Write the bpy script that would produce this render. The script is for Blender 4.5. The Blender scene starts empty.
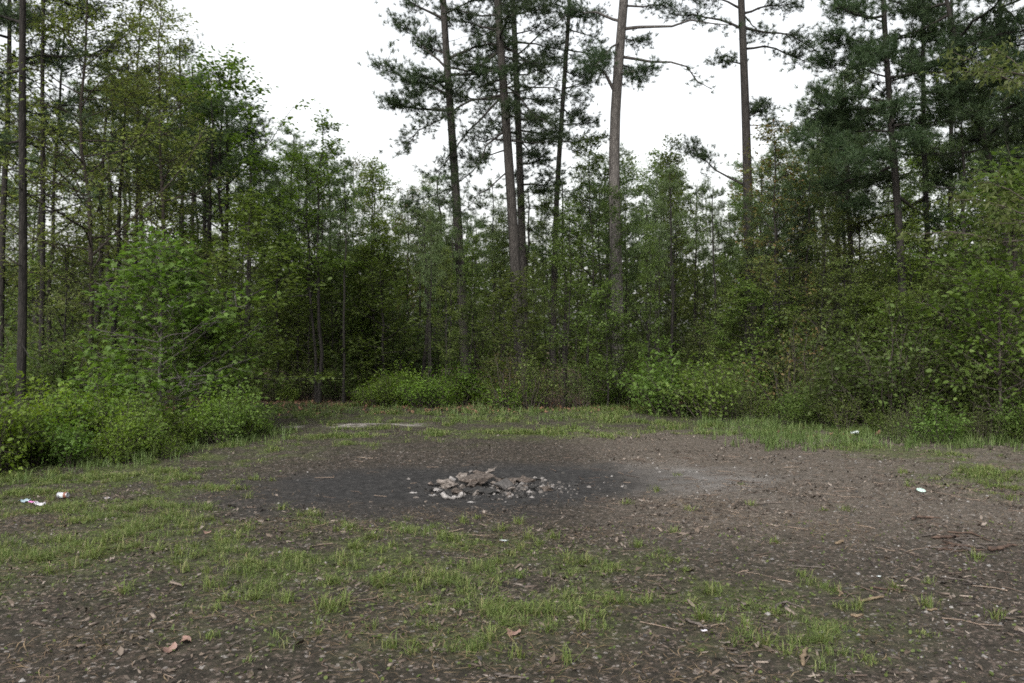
import bpy, bmesh, math, random
import numpy as np
from mathutils import Vector, noise as mnoise

sc = bpy.context.scene
COL = sc.collection

# ------------------------------------------------------------------ camera, sky, sun, exposure
CAM_H = 1.6
F = 852.0                                   # focal length in pixels of the 1024 px wide frame
cam_d = bpy.data.cameras.new("camera")
cam_d.sensor_width = 36.0
cam_d.lens = F / 1024 * 36.0
cam_d.clip_start = 0.05
cam_d.clip_end = 3000
cam = bpy.data.objects.new("camera", cam_d)
cam.location = (0, 0, CAM_H)
cam.rotation_euler = (math.radians(90), 0, 0)
COL.objects.link(cam)
sc.camera = cam

SUN_EL, SUN_AZ = math.radians(40), math.radians(200)     # azimuth clockwise from +Y
world = bpy.data.worlds.new("World")
sc.world = world
world.use_nodes = True
wn, wl = world.node_tree.nodes, world.node_tree.links
wn.clear()
sky = wn.new("ShaderNodeTexSky")
sky.sky_type = 'NISHITA'
sky.sun_disc = False
sky.sun_elevation = SUN_EL
sky.sun_rotation = SUN_AZ
sky.air_density = 1.6
sky.dust_density = 5.0
sky.ozone_density = 1.0
hs = wn.new("ShaderNodeHueSaturation")
hs.inputs['Saturation'].default_value = 0.14           # an even cloud deck scatters the blue away
bg = wn.new("ShaderNodeBackground")
bg.inputs['Strength'].default_value = 0.15
wo = wn.new("ShaderNodeOutputWorld")
wl.new(sky.outputs[0], hs.inputs['Color'])
wl.new(hs.outputs[0], bg.inputs['Color'])
wl.new(bg.outputs[0], wo.inputs['Surface'])

sun_d = bpy.data.lights.new("sun", 'SUN')
sun_d.energy = 0.85
sun_d.angle = math.radians(40)
sun_d.color = (1.0, 0.97, 0.92)
sun = bpy.data.objects.new("sun", sun_d)
_d = Vector((math.sin(SUN_AZ) * math.cos(SUN_EL), math.cos(SUN_AZ) * math.cos(SUN_EL), math.sin(SUN_EL)))
sun.rotation_euler = (-_d).to_track_quat('-Z', 'Y').to_euler()
sun.location = _d * 60
COL.objects.link(sun)

sc.view_settings.view_transform = 'Standard'
sc.view_settings.look = 'None'
sc.view_settings.gamma = 1.0
sc.view_settings.exposure = 1.25
sc.view_settings.use_curve_mapping = False
cy = sc.cycles
cy.max_bounces = 7
cy.diffuse_bounces = 5
cy.glossy_bounces = 2
cy.transmission_bounces = 5
cy.transparent_max_bounces = 4
cy.use_denoising = False
cy.denoiser = 'OPENIMAGEDENOISE'
cy.denoising_input_passes = 'RGB_ALBEDO_NORMAL'
cy.use_adaptive_sampling = True
cy.adaptive_threshold = 0.006
cy.pixel_filter_type = 'BLACKMAN_HARRIS'
cy.filter_width = 1.8
cy.sample_clamp_indirect = 4.0

RNG = np.random.default_rng(7)


# ------------------------------------------------------------------ small helpers
def W(u, v, Y):
    """world point seen at picture position (u, v) at distance Y"""
    return np.array([(u - 512) / F * Y, Y, CAM_H - (v - 341) / F * Y])


def GR(u, v):
    """ground point seen at (u, v)"""
    Y = CAM_H * F / (v - 341)
    return (u - 512) / F * Y, Y


_perm = np.random.default_rng(3).permutation(1024)
_val = np.random.default_rng(4).random(1024)


def vnoise(x, y, seed=0):
    x = np.asarray(x, float) + seed * 17.31
    y = np.asarray(y, float) + seed * 9.77
    xi, yi = np.floor(x).astype(int), np.floor(y).astype(int)
    fx, fy = x - xi, y - yi
    fx, fy = fx * fx * (3 - 2 * fx), fy * fy * (3 - 2 * fy)

    def h(a, b):
        return _val[_perm[(_perm[a & 1023] + b) & 1023]]
    return ((h(xi, yi) * (1 - fx) + h(xi + 1, yi) * fx) * (1 - fy)
            + (h(xi, yi + 1) * (1 - fx) + h(xi + 1, yi + 1) * fx) * fy)


def fbm(x, y, seed=0, oct=4):
    s, a, t = 0, 1.0, 0
    for k in range(oct):
        s = s + a * vnoise(np.asarray(x) * 2 ** k, np.asarray(y) * 2 ** k, seed + k * 5)
        t += a
        a *= 0.55
    return s / t


def sstep(a, b, x):
    t = np.clip((np.asarray(x, float) - a) / (b - a), 0, 1)
    return t * t * (3 - 2 * t)


def norm(a):
    return a / np.maximum(np.linalg.norm(a, axis=-1, keepdims=True), 1e-9)


def mesh_np(name, V, faces, mat, smooth=False):
    """faces: list of (n,k) index arrays"""
    me = bpy.data.meshes.new(name)
    V = np.ascontiguousarray(V, dtype=np.float32)
    me.vertices.add(len(V))
    me.vertices.foreach_set("co", V.ravel())
    idx = np.concatenate([f.ravel() for f in faces]).astype(np.int32)
    cnt = np.concatenate([np.full(len(f), f.shape[1]) for f in faces])
    st = np.concatenate([[0], np.cumsum(cnt)[:-1]]).astype(np.int32)
    me.loops.add(len(idx))
    me.loops.foreach_set("vertex_index", idx)
    me.polygons.add(len(cnt))
    me.polygons.foreach_set("loop_start", st)
    if smooth:
        me.polygons.foreach_set("use_smooth", np.ones(len(cnt), dtype=bool))
    me.update(calc_edges=True)
    if mat:
        me.materials.append(mat)
    return me


def link(name, me, parent=None, loc=None):
    o = bpy.data.objects.new(name, me)
    COL.objects.link(o)
    if parent:
        o.parent = parent
    if loc is not None:
        o.location = loc
    return o


def tag(o, label=None, cat=None, group=None, kind=None):
    if label:
        o['label'] = label
    if cat:
        o['category'] = cat
    if group:
        o['group'] = group
    if kind:
        o['kind'] = kind
    return o


def empty(name, loc, rz=0.0, s=1.0):
    o = bpy.data.objects.new(name, None)
    o.empty_display_size = 0.3
    o.location = loc
    o.rotation_euler = (0, 0, rz)
    o.scale = (s, s, s) if not hasattr(s, '__len__') else s
    COL.objects.link(o)
    return o


def copy_thing(root, loc, rz, s, label=None, group=None):
    r = root.copy()
    COL.objects.link(r)
    r.location = loc
    r.rotation_euler = (0, 0, rz)
    r.scale = (s, s, s) if not hasattr(s, '__len__') else s
    if label:
        r['label'] = label
    if group:
        r['group'] = group
    for ch in list(root.children):
        c = ch.copy()
        COL.objects.link(c)
        c.parent = r
    return r


# ------------------------------------------------------------------ materials
def new_mat(name):
    m = bpy.data.materials.new(name)
    m.use_nodes = True
    n, l = m.node_tree.nodes, m.node_tree.links
    n.clear()
    out = n.new("ShaderNodeOutputMaterial")
    return m, n, l, out


def ramp(n, stops, interp='LINEAR'):
    r = n.new("ShaderNodeValToRGB")
    cr = r.color_ramp
    cr.interpolation = interp
    while len(cr.elements) > 1:
        cr.elements.remove(cr.elements[-1])
    cr.elements[0].position = stops[0][0]
    cr.elements[0].color = (*stops[0][1], 1)
    for p, c in stops[1:]:
        e = cr.elements.new(p)
        e.color = (*c, 1)
    return r


def leaf_mat(name, cols, trans=0.35, rough=0.6, spec=0.22, objvar=0.25):
    """cols: leaf colours; each leaf draws one of them, each plant shifts a little"""
    m, n, l, out = new_mat(name)
    geo = n.new("ShaderNodeNewGeometry")
    k = len(cols)
    r = ramp(n, [(i / max(k - 1, 1), c) for i, c in enumerate(cols)])
    l.new(geo.outputs['Random Per Island'], r.inputs[0])
    oi = n.new("ShaderNodeObjectInfo")
    mr = n.new("ShaderNodeMapRange")
    mr.inputs['To Min'].default_value = 1 - objvar
    mr.inputs['To Max'].default_value = 1 + objvar
    l.new(oi.outputs['Random'], mr.inputs['Value'])
    h = n.new("ShaderNodeHueSaturation")
    l.new(r.outputs[0], h.inputs['Color'])
    l.new(mr.outputs[0], h.inputs['Value'])
    mh = n.new("ShaderNodeMapRange")
    mh.inputs['To Min'].default_value = 0.485
    mh.inputs['To Max'].default_value = 0.51
    mm = n.new("ShaderNodeMath")
    mm.operation = 'FRACT'
    mu = n.new("ShaderNodeMath")
    mu.operation = 'MULTIPLY'
    mu.inputs[1].default_value = 7.3
    l.new(oi.outputs['Random'], mu.inputs[0])
    l.new(mu.outputs[0], mm.inputs[0])
    l.new(mm.outputs[0], mh.inputs['Value'])
    l.new(mh.outputs[0], h.inputs['Hue'])
    p = n.new("ShaderNodeBsdfPrincipled")
    p.inputs['Roughness'].default_value = rough
    p.inputs['Specular IOR Level'].default_value = spec
    l.new(h.outputs[0], p.inputs['Base Color'])
    t = n.new("ShaderNodeBsdfTranslucent")
    g = n.new("ShaderNodeHueSaturation")
    g.inputs['Saturation'].default_value = 1.15
    g.inputs['Value'].default_value = 1.5
    l.new(h.outputs[0], g.inputs['Color'])
    l.new(g.outputs[0], t.inputs['Color'])
    mx = n.new("ShaderNodeMixShader")
    mx.inputs[0].default_value = trans
    l.new(p.outputs[0], mx.inputs[1])
    l.new(t.outputs[0], mx.inputs[2])
    l.new(mx.outputs[0], out.inputs['Surface'])
    return m


def bark_mat(name, dark, light, scale=6.0, stretch=0.22, bump=0.5):
    m, n, l, out = new_mat(name)
    tc = n.new("ShaderNodeTexCoord")
    mp = n.new("ShaderNodeMapping")
    mp.inputs['Scale'].default_value = (1, 1, stretch)
    l.new(tc.outputs['Object'], mp.inputs['Vector'])
    vo = n.new("ShaderNodeTexVoronoi")
    vo.feature = 'DISTANCE_TO_EDGE'
    vo.inputs['Scale'].default_value = scale * 3
    no = n.new("ShaderNodeTexNoise")
    no.inputs['Scale'].default_value = scale
    no.inputs['Detail'].default_value = 6
    l.new(mp.outputs[0], vo.inputs['Vector'])
    l.new(mp.outputs[0], no.inputs['Vector'])
    mul = n.new("ShaderNodeMath")
    mul.operation = 'MULTIPLY_ADD'
    l.new(vo.outputs[0], mul.inputs[0])
    mul.inputs[1].default_value = 1.4
    l.new(no.outputs[0], mul.inputs[2])
    r = ramp(n, [(0.35, dark), (0.6, tuple((a + b) / 2 for a, b in zip(dark, light))), (0.95, light)])
    l.new(mul.outputs[0], r.inputs[0])
    oi = n.new("ShaderNodeObjectInfo")
    mr = n.new("ShaderNodeMapRange")
    mr.inputs['To Min'].default_value = 0.7
    mr.inputs['To Max'].default_value = 1.25
    l.new(oi.outputs['Random'], mr.inputs['Value'])
    h = n.new("ShaderNodeHueSaturation")
    l.new(r.outputs[0], h.inputs['Color'])
    l.new(mr.outputs[0], h.inputs['Value'])
    b = n.new("ShaderNodeBump")
    b.inputs['Strength'].default_value = bump
    b.inputs['Distance'].default_value = 0.03
    l.new(mul.outputs[0], b.inputs['Height'])
    p = n.new("ShaderNodeBsdfPrincipled")
    p.inputs['Roughness'].default_value = 0.9
    p.inputs['Specular IOR Level'].default_value = 0.15
    l.new(h.outputs[0], p.inputs['Base Color'])
    l.new(b.outputs[0], p.inputs['Normal'])
    l.new(p.outputs[0], out.inputs['Surface'])
    return m


def simple_mat(name, cols, scale=20.0, rough=0.8, bump=0.3, island=False, metallic=0.0, dist=0.01):
    m, n, l, out = new_mat(name)
    k = len(cols)
    r = ramp(n, [((0.3 + 0.4 * i / max(k - 1, 1)) if not island else i / max(k - 1, 1), c) for i, c in enumerate(cols)])
    tc = n.new("ShaderNodeTexCoord")
    no = n.new("ShaderNodeTexNoise")
    no.inputs['Scale'].default_value = scale
    no.inputs['Detail'].default_value = 6
    no.inputs['Roughness'].default_value = 0.65
    l.new(tc.outputs['Object'], no.inputs['Vector'])
    if island:
        geo = n.new("ShaderNodeNewGeometry")
        l.new(geo.outputs['Random Per Island'], r.inputs[0])
    else:
        l.new(no.outputs[0], r.inputs[0])
    p = n.new("ShaderNodeBsdfPrincipled")
    p.inputs['Roughness'].default_value = rough
    p.inputs['Metallic'].default_value = metallic
    p.inputs['Specular IOR Level'].default_value = 0.25
    l.new(r.outputs[0], p.inputs['Base Color'])
    if bump:
        b = n.new("ShaderNodeBump")
        b.inputs['Strength'].default_value = bump
        b.inputs['Distance'].default_value = dist
        l.new(no.outputs[0], b.inputs['Height'])
        l.new(b.outputs[0], p.inputs['Normal'])
    l.new(p.outputs[0], out.inputs['Surface'])
    return m


M = {}
M['needle'] = leaf_mat('pine_needles', [(.017, .030, .014), (.029, .048, .020), (.044, .064, .026)], trans=0.3, rough=0.5, objvar=.2)
M['needle_light'] = leaf_mat('young_pine_needles', [(0.046, 0.069, 0.028), (0.064, 0.098, 0.034), (0.083, 0.115, 0.044)], trans=0.3, rough=0.5)
M['leaf_green'] = leaf_mat('green_leaves', [(.055, .083, .020), (.078, .112, .028), (.100, .134, .036)], trans=.48)
M['leaf_bright'] = leaf_mat('bright_green_leaves', [(.064, .104, .022), (.086, .134, .029), (.108, .156, .038)], trans=.48)
M['leaf_yellow'] = leaf_mat('yellow_green_leaves', [(.072, .094, .027), (.098, .124, .035), (.122, .140, .050)], trans=.48)
M['leaf_olive'] = leaf_mat('olive_leaves', [(.056, .078, .024), (.080, .106, .032), (.102, .122, .042)], trans=.48)
M['leaf_red'] = leaf_mat('reddish_new_leaves', [(.105, .062, .028), (.075, .080, .026), (.060, .085, .024), (.115, .085, .035)], trans=.45)
M['leaf_blueberry'] = leaf_mat('low_shrub_leaves', [(0.068, 0.112, 0.018), (0.097, 0.155, 0.026), (0.124, 0.182, 0.035)], trans=.48)
M['leaf_dark'] = leaf_mat('dark_green_leaves', [(.038, .058, .017), (.054, .080, .022), (.070, .098, .029)], trans=.45)
M['bark_pine'] = bark_mat('pine_bark', (.020, .018, .0165), (.070, .064, .059), bump=.9)
M['bark_mid'] = bark_mat('weathered_pine_bark', (.015, .0135, .012), (.048, .043, .039), bump=.9)
M['bark_black'] = bark_mat('blackish_bark', (.007, .0065, .006), (.026, .023, .0205), scale=8)
M['bark_dark'] = bark_mat('dark_bark', (.020, .017, .015), (.060, .050, .042), scale=8)
M['bark_grey'] = bark_mat('grey_bark', (.04, .037, .033), (.11, .10, .09), scale=9)


# ------------------------------------------------------------------ plant geometry
class Tubes:
    def __init__(s):
        s.V, s.F, s.n = [], [], 0

    def add(s, P, R, k=6, cap=True):
        P = np.asarray(P, float)
        R = np.asarray(R, float)
        T = norm(np.gradient(P, axis=0))
        ref = np.array([0.0, 0, 1]) if abs(T[0][2]) < 0.8 else np.array([1.0, 0, 0])
        A = norm(np.cross(T, ref))
        B = np.cross(T, A)
        a = np.linspace(0, 2 * math.pi, k, endpoint=False)
        ring = (P[:, None] + R[:, None, None] * (np.cos(a)[None, :, None] * A[:, None] + np.sin(a)[None, :, None] * B[:, None]))
        m = len(P)
        s.V.append(ring.reshape(-1, 3))
        i = np.arange(m - 1)[:, None] * k
        j = np.arange(k)[None, :]
        jn = (j + 1) % k
        s.F.append((np.stack([i + j, i + jn, i + k + jn, i + k + j], -1).reshape(-1, 4)) + s.n)
        s.n += m * k

    def mesh(s, name, mat, smooth=True):
        return mesh_np(name, np.concatenate(s.V), [np.concatenate(s.F)], mat, smooth)


LEAF = {
    'oval': (np.array([[0, 0, 0], [.4, .27, .07], [1, 0, -.12], [.4, -.27, .07]]), [[0, 1, 2, 3]]),
    'narrow': (np.array([[0, 0, 0], [.45, .17, .05], [1, 0, -.15], [.45, -.17, .05]]), [[0, 1, 2, 3]]),
    'wide': (np.array([[0, 0, 0], [.35, .36, .06], [.75, .25, 0], [1, 0, -.14], [.75, -.25, 0], [.35, -.36, .06]]), [[0, 1, 2, 3], [0, 3, 4, 5]]),
    'lobed': (np.array([[0, 0, 0], [.02, .40, -.02], [.30, .20, .05], [.62, .55, -.08], [.60, .16, .04], [1.0, 0, -.14],
                        [.60, -.16, .04], [.62, -.55, -.08], [.30, -.20, .05], [.02, -.40, -.02]]),
              [[0, 1, 2, 2], [0, 2, 4, 4], [2, 3, 4, 4], [0, 4, 5, 6], [0, 6, 8, 8], [6, 7, 8, 8], [0, 8, 9, 9]]),
}


def place_template(P, T, Nn, size, tmpl, faces):
    """instances of a small template joined into one vertex/face array"""
    B = np.cross(Nn, T)
    V = (P[:, None] + size[:, None, None] * (tmpl[None, :, 0, None] * T[:, None] + tmpl[None, :, 1, None] * B[:, None] + tmpl[None, :, 2, None] * Nn[:, None]))
    k = len(tmpl)
    off = (np.arange(len(P)) * k)[:, None]
    out = {}
    for f in faces:
        f = list(dict.fromkeys(f))
        out.setdefault(len(f), []).append(off + np.array(f)[None, :])
    return V.reshape(-1, 3), [np.concatenate(x) for x in out.values()]


def leaf_mesh(name, P, D, mat, size=.09, var=.35, up=.9, jit=.6, droop=0.0, shape='oval', rng=RNG):
    n = len(P)
    Nn = norm(rng.normal(size=(n, 3)) * jit + np.array([0, 0, up]))
    D = D + rng.normal(size=(n, 3)) * .7 + np.array([0, 0, -droop])
    T = norm(D - (D * Nn).sum(1, keepdims=True) * Nn)
    sz = size * (1 + var * rng.normal(size=n).clip(-1.6, 1.6))
    V, Fs = place_template(P, T, Nn, sz, *LEAF[shape])
    return mesh_np(name, V, Fs, mat)


def _tuft(seed, K=24, w=.06):
    r = np.random.default_rng(seed)
    V, Fc = [], []
    for i in range(K):
        d = norm(np.array([.55, 0, 0.05]) + r.normal(size=3) * .5)
        s = norm(np.cross(d, r.normal(size=3)))
        L = r.uniform(.65, 1.05)
        b = np.array([r.uniform(-.25, .25), 0, 0])
        V += [b - s * w * .5, b + s * w * .5, b + d * L - np.array([0, 0, .08 * L])]
        Fc.append([3 * i, 3 * i + 1, 3 * i + 2])
    return np.array(V), Fc


TUFTS = [_tuft(i) for i in range(4)]


def needle_mesh(name, P, D, mat, size=.17, rng=RNG):
    Vs, Fs, off = [], [], 0
    pick = rng.integers(0, 4, len(P))
    for k in range(4):
        m = pick == k
        if not m.any():
            continue
        p = P[m]
        d = norm(D[m] + rng.normal(size=p.shape) * .35 + np.array([0, 0, .25]))
        nn = rng.normal(size=p.shape)
        nn = norm(nn - (nn * d).sum(1, keepdims=True) * d)
        V, Fc = place_template(p, d, nn, size * rng.uniform(.75, 1.25, len(p)), *TUFTS[k])
        Vs.append(V)
        Fs += [f + off for f in Fc]
        off += len(V)
    return mesh_np(name, np.concatenate(Vs), Fs, mat)


def curve(p0, p1, rng, n=7, sag=0.0, wob=.04):
    """a wobbly limb from p0 to p1; sag>0 hangs in the middle, <0 arches up"""
    t = np.linspace(0, 1, n)[:, None]
    L = np.linalg.norm(p1 - p0)
    P = p0 + (p1 - p0) * t
    P[:, 2] -= sag * L * np.sin(math.pi * t[:, 0])
    w = rng.normal(size=(n, 3)) * wob * L
    w[0] = 0
    w = (w + np.roll(w, 1, 0)) * .6 * np.sin(np.clip(t * 1.7, 0, math.pi))
    return P + w


def at(P, t):
    x = t * (len(P) - 1)
    i = min(int(x), len(P) - 2)
    return P[i] + (P[i + 1] - P[i]) * (x - i), norm(P[i + 1] - P[i])


class Plant:
    """collects trunk, limbs and foliage points of one plant; all in the plant's own coordinates"""

    def __init__(s, seed):
        s.rng = np.random.default_rng(seed)
        s.trunk, s.limbs, s.P, s.D = Tubes(), Tubes(), [], []

    def stem(s, P, r0, r1, k=9, flare=1.5):
        n = len(P)
        t = np.linspace(0, 1, n)
        R = r0 + (r1 - r0) * t ** 1.1
        R[0] *= flare
        s.trunk.add(P, R, k)
        return P

    def limb(s, p0, p1, r0, nsub=8, f0=.35, sublen=.7, ntuft=6, sag=.06, spread=.10, flat=.22, per=1, subang=1.0):
        rng = s.rng
        P = curve(p0, p1, rng, 7, sag)
        s.limbs.add(P, np.linspace(r0, r0 * .22, 7), 5)
        for i in range(nsub):
            t = f0 + (1 - f0) * (i + rng.random()) / nsub
            q, d = at(P, min(t, .999))
            e = norm(rng.normal(size=3) * np.array([1, 1, flat]))
            dd = norm(d * .8 + e * subang)
            L = sublen * rng.uniform(.55, 1.25) * (1.15 - .5 * t)
            Q = curve(q, q + dd * L + np.array([0, 0, .1 * L]), rng, 4, .05)
            s.limbs.add(Q, np.linspace(max(r0 * .28, .006), .003, 4), 3)
            for j in range(ntuft):
                tt = .3 + .7 * (j + rng.random()) / ntuft
                a, b = at(Q, min(tt, .999))
                for _ in range(per):
                    s.P.append(a + rng.normal(size=3) * spread * np.array([1, 1, .6]))
                    s.D.append(b)
        return P

    def twig(s, p0, p1, r0):
        s.limbs.add(curve(p0, p1, s.rng, 5, .03, .06), np.linspace(r0, r0 * .3, 5), 3)

    def build(s, name, loc, rz=0, sc_=1.0, bark='bark_pine', foliage='needle', kind='needle', fol_name='crown', trunk_name='trunk', **kw):
        root = empty(name, loc, rz, sc_)
        s.trunk.F += [f + s.trunk.n for f in s.limbs.F]
        s.trunk.V += s.limbs.V
        link(trunk_name, s.trunk.mesh(trunk_name, M[bark]), root)
        if s.P:
            P, D = np.array(s.P), np.array(s.D)
            if kind == 'needle':
                me = needle_mesh(fol_name, P, D, M[foliage], rng=s.rng, **kw)
            else:
                me = leaf_mesh(fol_name, P, D, M[foliage], rng=s.rng, **kw)
            link(fol_name, me, root)
        return root


def pixel_trunk(path, Y, rng, n=16):
    """a trunk through picture points at one distance, in coordinates of its base"""
    pts = np.array([W(u, v, Y) for u, v in path])
    base = pts[0].copy()
    base[2] = 0
    pts = pts[pts[:, 2].argsort()]
    zz = np.linspace(0, pts[-1][2], n)
    xs = np.interp(zz, pts[:, 2], pts[:, 0])
    ys = Y + .12 * np.sin(zz * .5 + rng.uniform(0, 6))
    P = np.stack([xs, ys, zz], 1)
    P[1:-1, 0] = (P[:-2, 0] + 2 * P[1:-1, 0] + P[2:, 0]) / 4
    return P - base, base


def trunk_at_z(P, z):
    i = int(np.clip(np.searchsorted(P[:, 2], z) - 1, 0, len(P) - 2))
    t = (z - P[i, 2]) / max(P[i + 1, 2] - P[i, 2], 1e-6)
    return P[i] + (P[i + 1] - P[i]) * np.clip(t, 0, 1)


def pixel_pine(path, Y, r, seed, limbs=(), auto=None, dead=0, bark='bark_pine', foliage='needle', label='', group=None, name='pine_tree', tsize=.17, rtop=.35):
    """limbs: (v_on_trunk, u_end, v_end, depth offset, r, nsub, f0, sublen, ntuft, sag)
       auto: (v_low, v_high, count, length low, length high, droop)"""
    pl = Plant(seed)
    rng = pl.rng
    P, base = pixel_trunk(path, Y, rng)
    pl.stem(P, r, r * rtop)
    for (v0, u1, v1, dy, lr, nsub, f0, sl, nt, sag) in limbs:
        z0 = CAM_H - (v0 - 341) / F * Y
        p0 = trunk_at_z(P, z0)
        p1 = W(u1, v1, Y + dy) - base
        pl.limb(p0, p1, lr, int(nsub * 1.5), f0, sl * .85, int(nt * 1.6), sag, .15)
    if auto:
        v0, v1, cnt, l0, l1, droop = auto
        z0, z1 = CAM_H - (v0 - 341) / F * Y, CAM_H - (v1 - 341) / F * Y
        for i in range(cnt):
            t = (i + rng.random()) / cnt
            z = z0 + (z1 - z0) * t
            p0 = trunk_at_z(P, z)
            az = i * 2.4 + rng.normal() * .5
            L = (l0 + (l1 - l0) * t) * rng.uniform(.65, 1.2)
            up = rng.normal() * .12 - droop * (1 - t) + .35 * t
            p1 = p0 + L * np.array([math.cos(az), math.sin(az), up])
            pl.limb(p0, p1, .018 + .014 * L, int(4 + 4.5 * L), .3, .45 + .12 * L, 9, .05, .15, .15)
    for i in range(dead):
        z = rng.uniform(1.5, P[-1][2] * .6)
        p0 = trunk_at_z(P, z)
        az = rng.uniform(0, 6.28)
        L = rng.uniform(.4, 1.5)
        pl.twig(p0, p0 + L * np.array([math.cos(az), math.sin(az), rng.normal() * .2]), .012)
    root = pl.build(name, base, 0, 1.0, bark, foliage, 'needle', size=tsize)
    tag(root, label, 'tree', group)
    return root


def leafy(seed, H, r, cb=.3, spread=2.0, nb=26, leaves=14, fol='leaf_green', bark='bark_dark', size=.09, shape='oval', top=.35, lean=(0, 0),
          stems=1, up=.30, sublen=.6, nsub=6, dead=6, droop=0.0, name='leafy_tree', lup=1.0, jit=.42, sp=.12):
    """a broadleaf tree at the origin"""
    pl = Plant(seed)
    rng = pl.rng
    for s_ in range(stems):
        n = 12
        z = np.linspace(0, H * (1 - .12 * s_), n)
        off = np.cumsum(rng.normal(size=(n, 2)) * .02 * H / 4, axis=0)
        ang = rng.uniform(0, 6.28)
        P = np.stack([off[:, 0] + lean[0] * z / H + s_ * .25 * math.cos(ang) * (1 + z / H), off[:, 1] + lean[1] * z / H + s_ * .25 * math.sin(ang) * (1 + z / H), z], 1)
        P[0, :2] *= .5
        pl.stem(P, r * (1 - .2 * s_), .01, 8)
        for i in range(nb // stems):
            t = (i + rng.random()) / (nb // stems)
            zz = P[-1][2] * (cb + (1 - cb) * t)
            p0 = trunk_at_z(P, zz)
            az = i * 2.4 + rng.normal() * .6
            prof = math.sin(math.pi * (.18 + .82 * t) ** .8) * (1 - top) + top * (1 - t)
            L = spread * max(prof, .14) * rng.uniform(.6, 1.2)
            p1 = p0 + L * np.array([math.cos(az), math.sin(az), up + .3 * rng.normal() + .5 * t])
            pl.limb(p0, p1, .008 + .35 * r * (1 - t) * L / spread, nsub, .2, sublen, leaves, .02, sp, .28)
        for i in range(dead):
            zz = H * rng.uniform(.1, cb + .1)
            p0 = trunk_at_z(P, zz)
            az = rng.uniform(0, 6.28)
            L = rng.uniform(.3, 1.0)
            pl.twig(p0, p0 + L * np.array([math.cos(az), math.sin(az), .3 * rng.normal() + .2]), .008)
    root = pl.build(name, (0, 0, 0), 0, 1.0, bark, fol, 'leaf', size=size, shape=shape, droop=droop, up=lup, jit=jit)
    root['category'] = 'tree'
    return root


def shrub(seed, H, R, stems=16, twigs=5, leaves=12, fol='leaf_green', size=.06, shape='oval', bark='bark_dark', name='shrub', sp=.06, lup=.9, jit=.5):
    pl = Plant(seed)
    rng = pl.rng
    for i in range(stems):
        az = i * 2.4 + rng.normal() * .4
        rr = R * math.sqrt((i + .5) / stems)
        p0 = np.array([math.cos(az), math.sin(az), 0]) * rr * .35
        h = H * rng.uniform(.6, 1.05) * (1 - .45 * (rr / R) ** 2)
        p1 = np.array([math.cos(az) * rr, math.sin(az) * rr, h])
        P = curve(p0, p1, rng, 6, -.05)
        pl.trunk.add(P, np.linspace(.006 + .006 * H, .003, 6), 4)
        for j in range(twigs):
            t = .25 + .75 * (j + rng.random()) / twigs
            q, d = at(P, min(t, .999))
            e = norm(d * .6 + rng.normal(size=3) * .8)
            L = .32 * H ** .6 * rng.uniform(.5, 1.2)
            pl.limbs.add(np.stack([q, q + e * L]), np.array([.004, .002]), 3)
            for k in range(leaves):
                pl.P.append(q + e * L * rng.uniform(.15, 1.05) + rng.normal(size=3) * sp)
                pl.D.append(e)
    root = pl.build(name, (0, 0, 0), 0, 1.0, bark, fol, 'leaf', 'foliage', 'stems', size=size, shape=shape, up=lup, jit=jit)
    root['category'] = 'shrub'
    return root


#GROUND
# ------------------------------------------------------------------ ground
FX, FY = GR(486, 482)


def gh(x, y):
    """ground height"""
    x, y = np.asarray(x, float), np.asarray(y, float)
    h = .10 * (fbm(x * .25, y * .25, 1, 3) - .5) + .05 * (fbm(x * 1.3, y * 1.3, 2, 3) - .5)
    h = h - .05 * np.exp(-((x - FX) ** 2 + (y - FY) ** 2 * 1.0) / 1.6)
    return h


def uv_of(x, y):
    y = np.maximum(y, 1.0)
    return 512 + x / y * F, 341 + CAM_H * F / y


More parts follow.
